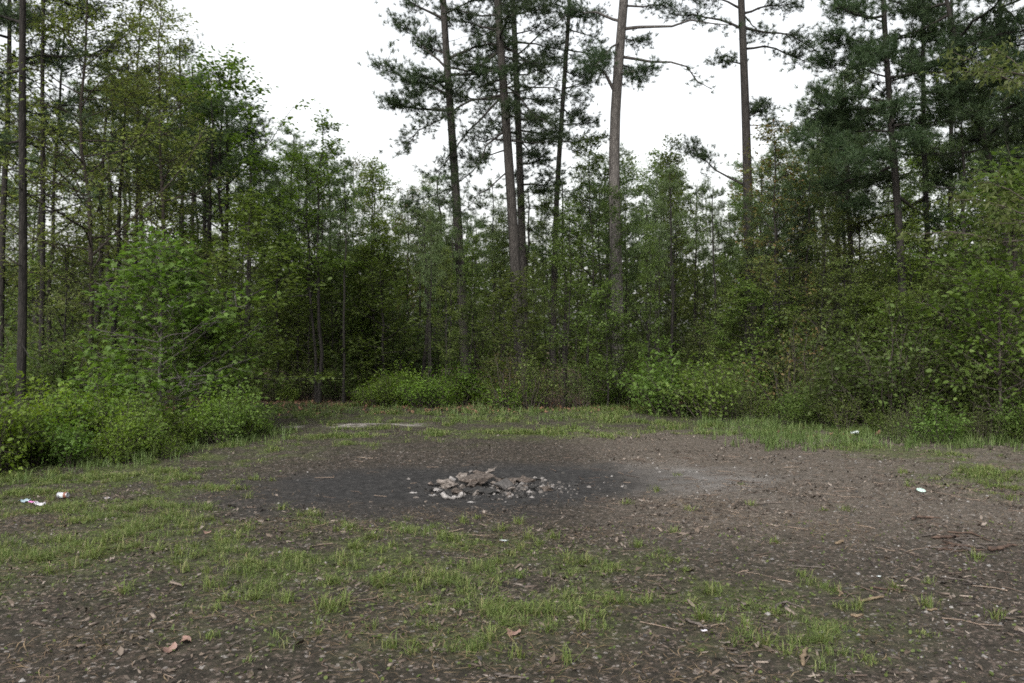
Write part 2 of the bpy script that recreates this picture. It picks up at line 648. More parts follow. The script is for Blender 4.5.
def masks(x, y):
    """soil types over the clearing (world coordinates)"""
    n1 = fbm(x * .5, y * .5, 11, 4)
    n2 = fbm(x * 1.6, y * 1.6, 12, 4)
    n3 = fbm(x * 5, y * 5, 13, 3)
    wob = (n1 - .5) * 1.6 + (n2 - .5) * .8
    # burnt ground round the fire
    d = np.sqrt(((x - FX + .60) / 2.5) ** 2 + ((y - FY + .15) / 2.05) ** 2) + wob * .40 + (n3 - .5) * .25
    burn = 1 - sstep(.50, 1.15, d)
    d2 = np.sqrt(((x - FX - .35) / 1.9) ** 2 + ((y - FY) / 1.5) ** 2) + wob * .3 + (n3 - .5) * .2
    burn = np.maximum(burn, 1 - sstep(.6, 1.25, d2))
    # grey sandy soil right of the fire
    ds = np.sqrt(((x - 1.75) / 1.45) ** 2 + ((y - 9.7) / 1.3) ** 2) + wob * .7 + (n3 - .5) * .5
    ash = (1 - sstep(.35, 1.25, ds)) * (1 - burn * .6) * (.6 + .4 * sstep(.38, .6, n3))
    # pale sand streak of the old track at the back left
    sy = y - 16.3 - .1 * (x + 3)
    sand = (1 - sstep(.10, .55, np.abs(sy + (n2 - .5) * .9))) * sstep(-4.6, -3.8, x) * (1 - sstep(-2.1, -1.4, x)) * sstep(.44, .58, n2 * .6 + n3 * .4)
    # pinkish gravel and leaf flecks to the right
    pink = sstep(.2, 1.6, x - .2 + wob * .6) * (1 - sstep(14.5, 16.5, y + wob * .6)) * (1 - .85 * sstep(-7.8, -6.0, -y))
    # green
    left = 1 - sstep(-4.0, -2.3, x + .18 * (y - 9) * -1 * (y > 9) + wob * 1.5)
    left = left * sstep(4.2, 5.6, y + wob)
    back = sstep(12.6, 15.2, y + wob * 1.2 - .25 * np.clip(x, -9, 3))
    rgt = sstep(4.0, 5.4, x + wob) * sstep(8.0, 9.6, y + wob)
    ce = (1 - sstep(.5, 1.2, np.sqrt(((x + .55) / 2.5) ** 2 + ((y - 6.0) / 1.7) ** 2) + wob * .7))
    fr = (1 - sstep(.4, 1.2, np.sqrt(((x - 1.5) / .95) ** 2 + ((y - 5.2) / 1.2) ** 2) + wob * .7)) * .8
    lf = (1 - sstep(.6, 1.1, np.sqrt(((x + 2.2) / 1.2) ** 2 + ((y - 7.0) / 1.2) ** 2) + wob * .55)) * .8
    grass = np.maximum.reduce([left * .9, back * .8, rgt * .8, ce * .85, fr, lf])
    grass = grass * (1 - burn) * (1 - sand) * (.10 + .90 * sstep(.44, .64, n2 * .55 + n3 * .45))
    lush = (1 - sstep(.5, 1.15, np.sqrt(((x + 3.5) / 1.0) ** 2 + ((y - 6.7) / 1.9) ** 2) + wob * .5)) * (.35 + .65 * sstep(.42, .55, n3))
    grass = np.maximum(grass, lush * .95)
    wood = sstep(20.2, 22.0, y + wob * 1.5) + (1 - sstep(-7.6, -6.4, x)) + sstep(8.6, 9.6, x)
    wood = np.clip(wood, 0, 1)
    return burn, ash, sand, pink, grass * (1 - wood), wood


def stretched(lo, hi, step, far, g=1.16):
    a = list(np.arange(lo, hi, step))
    s = step
    while a[-1] < far:
        s *= g
        a.append(a[-1] + s)
    s = step
    b = [a[0]]
    while b[-1] > -far:
        s *= g
        b.append(b[-1] - s)
    return np.array(b[:0:-1] + a)


gx = stretched(-9, 9, .055, 600)
gy = stretched(2.4, 22, .055, 900)
GX, GY = np.meshgrid(gx, gy)
x_, y_ = GX.ravel(), GY.ravel()
near = (1 - sstep(26, 60, np.hypot(x_, y_)))
z_ = gh(x_, y_) * near
burn, ash, sand, pink, grass, wood = masks(x_, y_)
z_ = z_ + near * (.022 * (fbm(x_ * 5, y_ * 5, 21, 3) - .5) + .014 * (fbm(x_ * 14, y_ * 14, 22, 2) - .5) * (1 - .6 * ash))
ny, nx = GX.shape
ii = (np.arange(ny - 1)[:, None] * nx + np.arange(nx - 1)[None, :])
quads = np.stack([ii, ii + 1, ii + nx + 1, ii + nx], -1).reshape(-1, 4)


def ground_material():
    m, n, l, out = new_mat('forest_soil')
    tc = n.new("ShaderNodeTexCoord")

    def noise(scale, detail=5, rough=.6):
        a = n.new("ShaderNodeTexNoise")
        a.inputs['Scale'].default_value = scale
        a.inputs['Detail'].default_value = detail
        a.inputs['Roughness'].default_value = rough
        l.new(tc.outputs['Object'], a.inputs['Vector'])
        return a.outputs[0]

    def mix(fac, a, b):
        x = n.new("ShaderNodeMix")
        x.data_type = 'RGBA'
        for s_, v in ((0, fac), (6, a), (7, b)):
            if hasattr(v, 'links') or hasattr(v, 'is_linked'):
                l.new(v, x.inputs[s_])
            elif s_ == 0:
                x.inputs[0].default_value = v
            else:
                x.inputs[s_].default_value = (*v, 1)
        return x.outputs[2]

    def math_(op, a, b):
        x = n.new("ShaderNodeMath")
        x.operation = op
        x.use_clamp = True
        for i, v in ((0, a), (1, b)):
            if isinstance(v, (int, float)):
                x.inputs[i].default_value = v
            else:
                l.new(v, x.inputs[i])
        return x.outputs[0]

    a1 = n.new("ShaderNodeVertexColor")
    a1.layer_name = 'soil_a'
    a2 = n.new("ShaderNodeVertexColor")
    a2.layer_name = 'soil_b'
    s1 = n.new("ShaderNodeSeparateColor")
    s2 = n.new("ShaderNodeSeparateColor")
    l.new(a1.outputs[0], s1.inputs[0])
    l.new(a2.outputs[0], s2.inputs[0])
    burn_, ash_, sand_ = s1.outputs
    pink_, grass_, wood_ = s2.outputs
    big, mid, fine = noise(2.2), noise(14, 6, .65), noise(70, 4, .7)
    r0 = ramp(n, [(.30, (.012, .0108, .0085)), (.5, (.026, .0228, .0177)), (.72, (.056, .048, .0375))])
    l.new(mid, r0.inputs[0])
    r1 = ramp(n, [(.3, (.55, .55, .55)), (.7, (1.25, 1.22, 1.2))])
    l.new(fine, r1.inputs[0])
    mm = n.new("ShaderNodeMix")
    mm.data_type = 'RGBA'
    mm.blend_type = 'MULTIPLY'
    mm.inputs[0].default_value = 1.0
    l.new(r0.outputs[0], mm.inputs[6])
    l.new(r1.outputs[0], mm.inputs[7])
    base = mm.outputs[2]
    # flecks: bits of dry leaf, bark and grit
    vo = n.new("ShaderNodeTexVoronoi")
    vo.inputs['Scale'].default_value = 52
    vo.inputs['Randomness'].default_value = 1
    l.new(tc.outputs['Object'], vo.inputs['Vector'])
    sp = n.new("ShaderNodeSeparateColor")
    l.new(vo.outputs['Color'], sp.inputs[0])
    fl = ramp(n, [(0, (.022, .019, .017)), (.4, (.06, .045, .036)), (.65, (.11, .083, .068)), (.87, (.15, .123, .108)), (1, (.26, .24, .225))])
    l.new(sp.outputs[0], fl.inputs[0])
    fl_m = math_('MULTIPLY', math_('GREATER_THAN', sp.outputs[1], .70), math_('MULTIPLY', mid, 1.1))
    base = mix(fl_m, base, fl.outputs[0])
    # pinkish litter ground
    rp = ramp(n, [(.3, (.038, .033, .026)), (.52, (.080, .068, .055)), (.75, (.132, .114, .095))])
    l.new(mid, rp.inputs[0])
    pk = mix(fl_m, rp.outputs[0], fl.outputs[0])
    base = mix(math_('MULTIPLY', pink_, .8), base, pk)
    # forest floor: brown fallen leaves and needles
    rw = ramp(n, [(.3, (.035, .024, .017)), (.5, (.075, .050, .034)), (.75, (.12, .082, .056))])
    l.new(mid, rw.inputs[0])
    base = mix(math_('MULTIPLY', wood_, .9), base, mix(fl_m, rw.outputs[0], fl.outputs[0]))
    # moss and seedling green
    rg = ramp(n, [(.3, (.026, .032, .011)), (.55, (.048, .060, .019)), (.75, (.075, .085, .03))])
    l.new(mid, rg.inputs[0])
    gm = math_('MULTIPLY', grass_, math_('MULTIPLY', mid, 1.5))
    base = mix(gm, base, rg.outputs[0])
    # sandy grey
    ra = ramp(n, [(.3, (.070, .066, .062)), (.55, (.118, .111, .105)), (.75, (.17, .161, .152))])
    l.new(big, ra.inputs[0])
    base = mix(math_('MULTIPLY', ash_, math_('ADD', .35, big)), base, ra.outputs[0])
    base = mix(sand_, base, (.22, .20, .185))
    # charcoal
    rb = ramp(n, [(.28, (.010, .010, .010)), (.5, (.021, .0205, .0205)), (.66, (.036, .035, .034)), (.8, (.07, .067, .065))])
    l.new(mid, rb.inputs[0])
    base = mix(math_('MULTIPLY', burn_, .93), base, rb.outputs[0])
    p = n.new("ShaderNodeBsdfPrincipled")
    p.inputs['Roughness'].default_value = .95
    p.inputs['Specular IOR Level'].default_value = .12
    l.new(base, p.inputs['Base Color'])
    hgt = math_('ADD', math_('MULTIPLY', mid, .6), math_('MULTIPLY', fine, .5))
    b = n.new("ShaderNodeBump")
    b.inputs['Strength'].default_value = .9
    b.inputs['Distance'].default_value = .022
    l.new(hgt, b.inputs['Height'])
    l.new(b.outputs[0], p.inputs['Normal'])
    l.new(p.outputs[0], out.inputs['Surface'])
    return m


gme = mesh_np('ground', np.stack([x_, y_, z_], 1), [quads], ground_material(), True)
for nm, ch in (('soil_a', (burn, ash, sand)), ('soil_b', (pink, grass, wood))):
    at_ = gme.color_attributes.new(nm, 'FLOAT_COLOR', 'POINT')
    at_.data.foreach_set('color', np.stack([*ch, np.ones_like(burn)], 1).astype(np.float32).ravel())
tag(link('ground', gme), 'trampled dark soil of the clearing with patchy grass', 'ground', kind='structure')

#GRASS
# ------------------------------------------------------------------ grass, litter, twigs (nobody could count them)
def pick_ground(n, xr, yr, rng):
    return rng.uniform(*xr, n), rng.uniform(*yr, n)


def gz(x, y):
    nr = 1 - sstep(26, 60, np.hypot(x, y))
    return gh(x, y) * nr + .022 * (fbm(x * 5, y * 5, 21, 3) - .5) * nr


M['grass'] = leaf_mat('grass_blades', [(.054, .080, .019), (.080, .114, .028), (.108, .140, .040), (.155, .145, .068)], trans=.3, objvar=0)
M['grass_dry'] = leaf_mat('dry_straw', [(.20, .14, .07), (.28, .21, .11), (.14, .10, .06)], trans=.15, objvar=0)


def blades(name, tx, ty, cnt, hgt, wid, spread, rng, mat, arch=.55, label=None):
    """tufts at (tx,ty); cnt blades each"""
    ids = np.repeat(np.arange(len(tx)), cnt)
    n = len(ids)
    h = hgt[ids] * rng.uniform(.45, 1.15, n)
    az = rng.uniform(0, 2 * math.pi, n)
    rad = np.abs(rng.normal(size=n)) * spread[ids]
    a2 = rng.uniform(0, 2 * math.pi, n)
    bx, by = tx[ids] + rad * np.cos(a2), ty[ids] + rad * np.sin(a2)
    bz = gz(bx, by) - .006
    d = np.stack([np.cos(az), np.sin(az), np.zeros(n)], 1)
    s = np.stack([-np.sin(az), np.cos(az), np.zeros(n)], 1)
    w = (wid[ids] * rng.uniform(.7, 1.3, n))[:, None]
    lean = (np.abs(rng.normal(size=n)) * arch + .12)[:, None]
    b = np.stack([bx, by, bz], 1)
    hh = h[:, None]
    up = np.array([0, 0, 1.0])
    m = b + hh * (.55 * up + .28 * lean * d)
    t = b + hh * ((1 - .28 * lean.clip(0, 1.8)) * up + lean * d)
    V = np.stack([b - s * w * .5, b + s * w * .5, m - s * w * .42, m + s * w * .42, t], 1).reshape(-1, 3)
    o = (np.arange(n) * 5)[:, None]
    q = o + np.array([[0, 1, 3, 2]])
    tr = o + np.array([[2, 3, 4]])
    ob = link(name, mesh_np(name, V, [q, tr], mat))
    tag(ob, label, 'grass', kind='stuff')
    return ob


def scatter(n, xr, yr, fn, rng, power=1.0):
    x, y = pick_ground(n, xr, yr, rng)
    k = rng.random(n) < fn(x, y) ** power
    u, v = uv_of(x, y)
    k &= (u > -130) & (u < 1154) & (y > 2.8)
    return x[k], y[k]


rg = np.random.default_rng(21)
gm = lambda x, y: masks(x, y)[4]
x1, y1 = scatter(17000, (-7.5, 8.5), (3.2, 10), gm, rg, 1.5)
x2, y2 = scatter(15000, (-10, 12), (9, 15), gm, rg, 1.3)
x3, y3 = scatter(17000, (-13, 14), (14, 21.5), gm, rg, 1.2)
tx, ty = np.concatenate([x1, x2, x3]), np.concatenate([y1, y2, y3])
big_ = fbm(tx * 2.2, ty * 2.2, 31, 2)
hg = (.020 + .060 * sstep(.42, .72, big_)) * (1 + .5 * sstep(11, 16, ty)) * rg.uniform(.7, 1.3, len(tx))
cn = np.clip((9 + 22 * sstep(.45, .7, big_)) * (1 - .45 * sstep(9, 16, ty)), 5, 40).astype(int)
wd = np.where(ty < 9, .0035, np.where(ty < 14, .006, .010))
sp_ = .02 + .035 * rg.random(len(tx)) + .03 * sstep(9, 16, ty)
blades('grass', tx, ty, cn, hg, wd, sp_, rg, M['grass'], 1.15, label='short patchy green grass growing over the clearing')

x4, y4 = scatter(2000, (-6, 7), (3.2, 10.5), lambda x, y: np.clip(masks(x, y)[4] * 1.1 + .03 * (1 - masks(x, y)[0]), 0, 1), rg)
blades('grass_tufts', x4, y4, np.full(len(x4), 32), rg.uniform(.04, .115, len(x4)), np.full(len(x4), .0055), np.full(len(x4), .035), rg, M['grass'], 1.25, label='arching grass tufts on the near half of the clearing')

# taller rank grass under the edge of the wood
def edge_fn(x, y):
    n2 = fbm(x * .9, y * .9, 41, 3)
    e1 = sstep(12.0, 13.2, y - .0 * x) * sstep(3.2, 5.0, x + (n2 - .5) * 2) * (1 - sstep(16.5, 18, y))
    e2 = sstep(16.6, 18.2, y + (n2 - .5) * 2) * (1 - sstep(20.5, 21.5, y))
    e3 = (1 - sstep(-.3, .7, x - np.interp(y, [9.5, 10.6, 12.0, 14.5, 15.5], [-5.75, -5.15, -4.45, -4.05, -4.2]) + (n2 - .5) * 1.0)) * sstep(8.2, 9.6, y) * (1 - sstep(15, 16, y))
    return np.clip(np.maximum.reduce([e1 * .8, e2 * .25, e3]), 0, 1) * sstep(.40, .60, n2)


ex, ey = scatter(15000, (-9, 13), (8, 21.5), edge_fn, rg)
eh = rg.uniform(.08, .30, len(ex)) * (.55 + .7 * fbm(ex * 1.5, ey * 1.5, 43, 2))
M['grass_tall'] = leaf_mat('tall_grass_blades', [(.045, .082, .022), (.068, .112, .032), (.098, .132, .048)], trans=.3, objvar=0)
blades('tall_grass', ex, ey, np.full(len(ex), 12), eh, np.where(ey < 12, .006, .009), np.full(len(ex), .07), rg, M['grass_tall'], .7,
       label='taller rank grass along the foot of the wood')
def flakes(name, x, y, size, rng, mat, shape, label, cat, tilt=.35, lift=.006):
    n = len(x)
    P = np.stack([x, y, gz(x, y) + lift], 1)
    Nn = norm(rng.normal(size=(n, 3)) * tilt + np.array([0, 0, 1.0]))
    D = rng.normal(size=(n, 3))
    T = norm(D - (D * Nn).sum(1, keepdims=True) * Nn)
    V, Fs = place_template(P, T, Nn, size, *shape)
    o = link(name, mesh_np(name, V, Fs, mat))
    tag(o, label, cat, kind='stuff')
    return o


DEAD = (np.array([[0, 0, .02], [.3, .30, .30], [.7, .2, .12], [1, .05, .34], [.65, -.25, .24], [.25, -.2, .02]]), [[0, 1, 2, 3], [0, 3, 4, 5]])
CHIP = (np.array([[0, -.12, 0], [1, -.1, .02], [.95, .13, .03], [.05, .1, .0], [0, -.12, .09], [1, -.1, .11], [.95, .13, .12], [.05, .1, .09]]),
        [[4, 5, 6, 7], [0, 1, 5, 4], [1, 2, 6, 5], [2, 3, 7, 6], [3, 0, 4, 7]])
GRIT = (np.array([[-.5, -.3, 0], [.4, -.45, 0], [.55, .3, 0], [-.3, .5, 0], [.05, .05, .5]]), [[0, 1, 4], [1, 2, 4], [2, 3, 4], [3, 0, 4]])
M['dead_leaf'] = simple_mat('dead_leaves', [(.018, .014, .0105), (.034, .026, .019), (.062, .046, .034), (.095, .074, .057), (.16, .135, .115)], island=True, bump=0, rough=.7)
M['red_leaf'] = simple_mat('rusty_leaves', [(.05, .028, .018), (.10, .052, .032), (.15, .08, .05)], island=True, bump=0, rough=.75)
M['chip'] = simple_mat('bark_chips', [(.02, .016, .014), (.045, .034, .027), (.085, .065, .052), (.17, .14, .115)], island=True, bump=0)
M['grit'] = simple_mat('grit', [(.02, .019, .018), (.045, .042, .039), (.085, .079, .074), (.20, .19, .18)], island=True, bump=0)


def litter_fn(x, y):
    b, a, s, p, g, w = masks(x, y)
    c = fbm(x * 1.4, y * 1.4, 61, 4)
    return np.clip((.10 + .90 * sstep(.46, .64, c)) * (1 - .85 * b) * (1 - .75 * a) * (1 - .35 * g), 0, 1)


STRAW = (np.array([[0, -.018, 0], [.5, .06, .05], [1, .0, .0], [.5, .095, .05]]), [[0, 1, 2, 3]])
SHRED = (np.array([[0, -.08, .0], [.3, -.16, .10], [.7, -.10, .05], [1, .02, .12], [.65, .13, .09], [.2, .10, .02]]), [[0, 1, 4, 5], [1, 2, 3, 4]])
M['straw'] = simple_mat('fallen_pine_needles', [(.045, .030, .020), (.085, .057, .034), (.13, .09, .052), (.18, .135, .08)], island=True, bump=0)
lx, ly = scatter(42000, (-5.5, 7), (3.0, 9.5), lambda x, y: np.maximum(.06 + .94 * sstep(.50, .68, fbm(x * 1.2, y * 1.2, 51, 4)), np.exp(-((x - .58) ** 2 + (y - 5.05) ** 2) / .05) + np.exp(-((x - 1.15) ** 2 / .12 + (y - 4.6) ** 2 / .08))) * (1 - .9 * masks(x, y)[0]) * (1 - .5 * masks(x, y)[1]), rg)
flakes('pine_straw', lx, ly, rg.uniform(.05, .14, len(lx)), rg, M['straw'], STRAW, 'tan and brown fallen pine needles matted on the soil', 'pine straw', .12, .007)
lx, ly = scatter(26000, (-5.5, 7), (3.0, 9.5), litter_fn, rg)
flakes('bark_shreds', lx, ly, rg.gamma(2.2, .013, len(lx)).clip(.008, .09), rg, M['dead_leaf'], SHRED, 'torn leaf and bark shreds trodden into the soil', 'leaf litter', .22, .003)
WEED = (np.array([[0, 0, 0], [.35, .30, .10], [.75, .30, .02], [1, 0, .06], [.75, -.30, .02], [.35, -.30, .10]]), [[0, 1, 2, 3], [0, 3, 4, 5]])
M['weed'] = leaf_mat('low_weed_leaves', [(.040, .060, .016), (.060, .085, .022), (.085, .105, .032)], trans=.3, objvar=0)
lx, ly = scatter(70000, (-6.5, 7.5), (3.0, 11), lambda x, y: np.clip(masks(x, y)[4] * 1.0 + .10 * (y < 7.5) * (1 - masks(x, y)[0]), 0, 1), rg)
flakes('low_weeds', lx, ly, rg.uniform(.010, .030, len(lx)), rg, M['weed'], WEED, 'tiny weed leaves carpeting the green patches', 'weeds', .5, .012)
lx, ly = scatter(15000, (-5.5, 7), (3.0, 9), litter_fn, rg)
flakes('leaf_litter', lx, ly, rg.gamma(3, .0075, len(lx)).clip(.008, .062), rg, M['dead_leaf'], DEAD, 'brown and greyish dead leaves strewn over the soil', 'leaf litter', .22)
lx, ly = scatter(34000, (-8, 9), (8, 16), lambda x, y: litter_fn(x, y) * (.25 + .75 * masks(x, y)[3]), rg)
flakes('leaf_crumbs', lx, ly, rg.gamma(4, .006, len(lx)).clip(.012, .055), rg, M['dead_leaf'], DEAD, 'small dry leaf crumbs on the far half of the clearing', 'leaf litter')
lx, ly = scatter(9000, (-9, 12), (14, 22.5), lambda x, y: sstep(19.2, 20.6, y + 1.5 * fbm(x, y, 63, 2)) * .9 + .5 * sstep(4, 6, x) * sstep(13, 14, y) * (1 - sstep(15, 16, y)), rg)
flakes('fallen_leaves', lx, ly, rg.uniform(.05, .12, len(lx)), rg, M['red_leaf'], DEAD, 'rusty fallen leaves drifted along the foot of the wood', 'leaf litter')
lx, ly = scatter(60000, (-4.5, 6), (3.0, 8.5), lambda x, y: (.25 + .75 * sstep(.40, .62, fbm(x * 2.3, y * 2.3, 66, 4))) * (1 - .7 * masks(x, y)[0]), rg)
flakes('soil_crumbs', lx, ly, rg.gamma(2, .0055, len(lx)).clip(.004, .03), rg, M['dead_leaf'], SHRED, 'fine crumbs of leaf and bark between the larger litter', 'leaf litter', .3, .003)
lx, ly = scatter(12000, (-4, 7), (3.0, 9.5), lambda x, y: litter_fn(x, y) * (.25 + .75 * sstep(-.5, 2.5, x)), rg)
flakes('bark_chips', lx, ly, rg.gamma(3, .011, len(lx)).clip(.01, .10), rg, M['chip'], CHIP, 'dark bark chips and wood crumbs on the bare soil', 'wood debris', .12, .002)
lx, ly = scatter(15000, (-4.5, 7), (3.0, 12), lambda x, y: (.12 + .88 * sstep(.5, 2.5, x) * (.2 + .8 * sstep(.47, .65, fbm(x * 1.5, y * 1.5, 64, 3)))) * (1 - .85 * masks(x, y)[0]), rg)
flakes('grit', lx, ly, rg.gamma(3, .0045, len(lx)).clip(.005, .035), rg, M['grit'], GRIT, 'pale grit and small stones scattered over the soil', 'grit', .3, 0)
tw = Tubes()
tx_, ty_ = scatter(1500, (-5, 7), (3.0, 12), lambda x, y: .25 + .75 * sstep(0, 2, x), rg)
for x, y in zip(tx_, ty_):
    a = rg.uniform(0, 6.28)
    L = rg.gamma(3, .05)
    p0 = np.array([x, y, 0])
    t = np.linspace(0, 1, 4)[:, None]
    P = p0 + t * L * np.array([math.cos(a), math.sin(a), 0]) + rg.normal(size=(4, 3)) * .06 * L
    P[:, 2] = gz(P[:, 0], P[:, 1]) + .008
    r = rg.uniform(.0015, .005)
    tw.add(P, np.linspace(r, r * .6, 4), 4)
M['twig'] = simple_mat('dry_twigs', [(.04, .03, .025), (.09, .065, .05), (.17, .13, .10)], island=True, bump=0)
tag(link('twigs', tw.mesh('twigs', M['twig'])), 'thin dry twigs lying about on the soil', 'twigs', kind='stuff')

#TREES
# ------------------------------------------------------------------ tall pines
TP = 'tall pines standing over the back of the clearing'
pixel_pine([(467, 395), (462, 300), (455, 180), (447, 60), (443, 0), (438, -120), (440, -230)], 24, .15, 101, [
    (95, 385, 60, -1, .05, 12, .35, .8, 7, .04), (110, 388, 102, 0, .05, 13, .3, .8, 7, .05), (70, 398, 18, .5, .04, 10, .4, .7, 7, .0),
    (80, 410, 92, 1, .04, 10, .3, .8, 7, .02), (90, 425, 75, -1.5, .04, 9, .3, .7, 7, .0), (60, 505, 40, -.5, .05, 11, .35, .8, 7, -.05),
    (75, 520, 70, .8, .05, 11, .35, .8, 7, .02), (68, 498, 72, -1.2, .04, 9, .3, .7, 7, .0), (20, 400, -5, 0, .05, 9, .4, .7, 6, .0),
    (15, 490, -5, 0, .04, 8, .4, .7, 6, .0), (185, 405, 205, .6, .022, 6, .5, .6, 5, .0), (55, 430, 45, 1.2, .04, 9, .3, .7, 7, .0)],
    (-20, -230, 22, 2.4, .7, .0), dead=5, bark='bark_mid', label='tall pine with heavy dark foliage hanging left against the white sky', group=TP)
pixel_pine([(522, 395), (514, 240), (506, 120), (497, 0), (492, -120), (490, -220)], 23.5, .165, 102, [
    (95, 404, 152, -.5, .045, 13, .45, .7, 6, -.10), (95, 432, 175, .5, .04, 10, .4, .7, 6, -.04), (50, 432, 120, 1, .04, 8, .45, .7, 6, -.06),
    (130, 445, 200, -.8, .035, 8, .45, .7, 6, -.05), (150, 470, 160, .8, .03, 8, .35, .6, 6, .0), (45, 560, 85, 1, .04, 7, .5, .6, 5, -.05),
    (85, 556, 130, -1, .035, 7, .5, .6, 5, -.05), (20, 548, 5, 0, .04, 7, .4, .7, 5, .0), (30, 450, 20, 1, .04, 8, .4, .7, 6, .0),
    (170, 462, 215, -.5, .025, 6, .5, .5, 5, .0)],
    (150, -220, 34, 1.6, .9, .0), dead=6, bark='bark_mid', label='tall thick pine left of the two that stand close together, lower limb arching left', group=TP)
pixel_pine([(526, 395), (521, 200), (517, 90), (513, 0), (509, -130), (506, -200)], 27, .145, 103, [
    (40, 575, 60, 1, .04, 7, .45, .7, 5, -.05), (85, 590, 100, -.5, .035, 7, .5, .6, 5, -.03), (55, 570, 10, .5, .035, 7, .4, .6, 5, .0),
    (110, 575, 150, .8, .03, 6, .5, .6, 5, -.03), (140, 555, 170, .5, .03, 6, .45, .6, 5, .0), (75, 478, 115, .8, .03, 7, .4, .6, 5, .0)],
    (190, -200, 34, 1.5, .9, .0), dead=6, bark='bark_mid', label='tall pine half hidden close behind its thicker twin near the centre', group=TP)
pixel_pine([(552, 392), (556, 210), (562, 110), (570, 0), (573, -110), (574, -170)], 29, .115, 104, [
    (60, 540, 55, 1, .03, 6, .4, .6, 5, .0), (30, 600, 40, 0, .03, 6, .4, .6, 5, .0), (90, 595, 75, .5, .025, 6, .45, .6, 5, .0),
    (110, 535, 120, -.5, .025, 6, .45, .5, 5, .0), (120, 583, 122, 0, .02, 5, .5, .5, 5, .0), (15, 540, 8, 0, .03, 6, .4, .6, 5, .0)],
    (150, -170, 28, 1.4, .8, .0), dead=6, bark='bark_mid', label='slender pine whose thin trunk leans right between the thick pine trunks', group=TP)
pixel_pine([(619, 395), (617, 300), (614, 180), (615, 120), (620, 50), (624, 0), (632, -110), (634, -220)], 23, .18, 105, [
    (55, 715, 84, .3, .05, 5, .6, .45, 2, -.05), (28, 728, 26, -.6, .055, 5, .62, .5, 3, -.03), (92, 592, 50, .2, .065, 9, .45, .7, 6, .03),
    (20, 570, 12, .5, .05, 9, .45, .7, 6, .0), (60, 640, 78, 1, .03, 8, .4, .5, 6, .0), (40, 590, 70, -1, .035, 8, .4, .6, 6, .0), (72, 652, 66, -.8, .03, 7, .5, .4, 6, .0),
    (35, 640, 40, 1, .03, 6, .4, .6, 5, .0), (5, 665, 5, 0, .04, 7, .4, .7, 5, .0)],
    (-25, -220, 22, 2.8, .7, .0), dead=3, label='thickest pine with a forked left limb and bare limbs reaching right', group=TP, rtop=.5)
pixel_pine([(757, 395), (752, 300), (748, 170), (743, 70), (740, 0), (736, -120), (735, -210)], 23.5, .16, 106, [
    (30, 672, 12, .5, .045, 8, .5, .7, 5, -.05), (28, 815, 48, -.5, .045, 9, .45, .7, 6, -.03), (50, 805, 60, .8, .04, 8, .5, .6, 5, -.06),
    (15, 800, 5, .5, .04, 8, .4, .7, 6, .0), (65, 722, 60, .3, .03, 7, .5, .4, 5, .0), (118, 765, 108, .2, .025, 8, .4, .35, 7, .0),
    (185, 690, 150, .5, .04, 9, .6, .6, 8, .05), (10, 700, -10, 0, .04, 8, .4, .7, 5, .0), (125, 783, 125, 0, .02, 5, .5, .4, 5, .0), (15, 765, 35, 0, .03, 6, .4, .6, 5, .0)],
    (-25, -210, 20, 2.7, .7, .0), dead=5, bark='bark_mid', label='straight tall pine standing alone right of the sky gap', group=TP)

RP = 'dark pines of the right-hand wood'
pixel_pine([(903, 400), (899, 240), (892, 100), (885, 0), (880, -120), (879, -180)], 19, .10, 107, [
    (160, 792, 140, -.5, 0.028, 14, .25, .8, 7, -.04), (130, 810, 125, .5, 0.025, 12, .3, .8, 7, .0), (100, 820, 92, -.6, 0.025, 12, .3, .8, 7, .02),
    (75, 822, 60, .5, 0.025, 11, .3, .8, 7, .0), (45, 830, 32, -.4, 0.022, 10, .3, .7, 7, .0), (20, 838, 5, .4, 0.022, 9, .3, .7, 7, .0), (150, 850, 160, -1.2, 0.022, 10, .3, .8, 7, .0),
    (110, 970, 108, .2, 0.025, 10, .35, .7, 6, .02), (80, 955, 60, -.6, 0.025, 10, .3, .7, 7, .0), (40, 950, 20, .6, 0.025, 10, .3, .7, 7, .0), (200, 855, 205, .5, 0.019, 8, .4, .6, 6, .0), (125, 905, 100, -1.4, 0.022, 9, .3, .6, 7, .0), (60, 870, 50, -1.3, 0.022, 9, .3, .6, 7, .0)],
    (215, -180, 15, 2.0, .7, .12), dead=6, bark='bark_black', label='broad dark pine at the right with level branches reaching into the sky gap', group=RP)
pixel_pine([(1030, 400), (1004, 200), (985, 130), (962, 60), (940, -20), (922, -120)], 18.5, .09, 108, [
    (60, 930, 30, .5, 0.022, 10, .3, .7, 7, .0), (100, 940, 95, -.5, 0.022, 10, .3, .7, 7, .0), (40, 1000, 25, .0, 0.022, 10, .3, .7, 7, .0), (140, 1040, 130, .4, 0.022, 9, .3, .7, 7, .0)],
    (190, -120, 21, 1.9, .9, .1), dead=5, bark='bark_black', label='dark pine leaning left near the right edge', group=RP)
pixel_pine([(1014, 400), (1011, 200), (1004, 60), (1000, -60), (1000, -160)], 22, .085, 109, [], (170, -160, 22, 2.1, .8, .1), dead=6, bark='bark_black',
           label='thin upright pine behind the leaning one at the right edge', group=RP)
pixel_pine([(958, 400), (952, 200), (950, 60), (948, -100)], 25, .09, 110, [], (170, -100, 22, 2.3, .8, .1), dead=6, bark='bark_black',
           label='upright dark pine between the broad pine and the leaning one', group=RP)
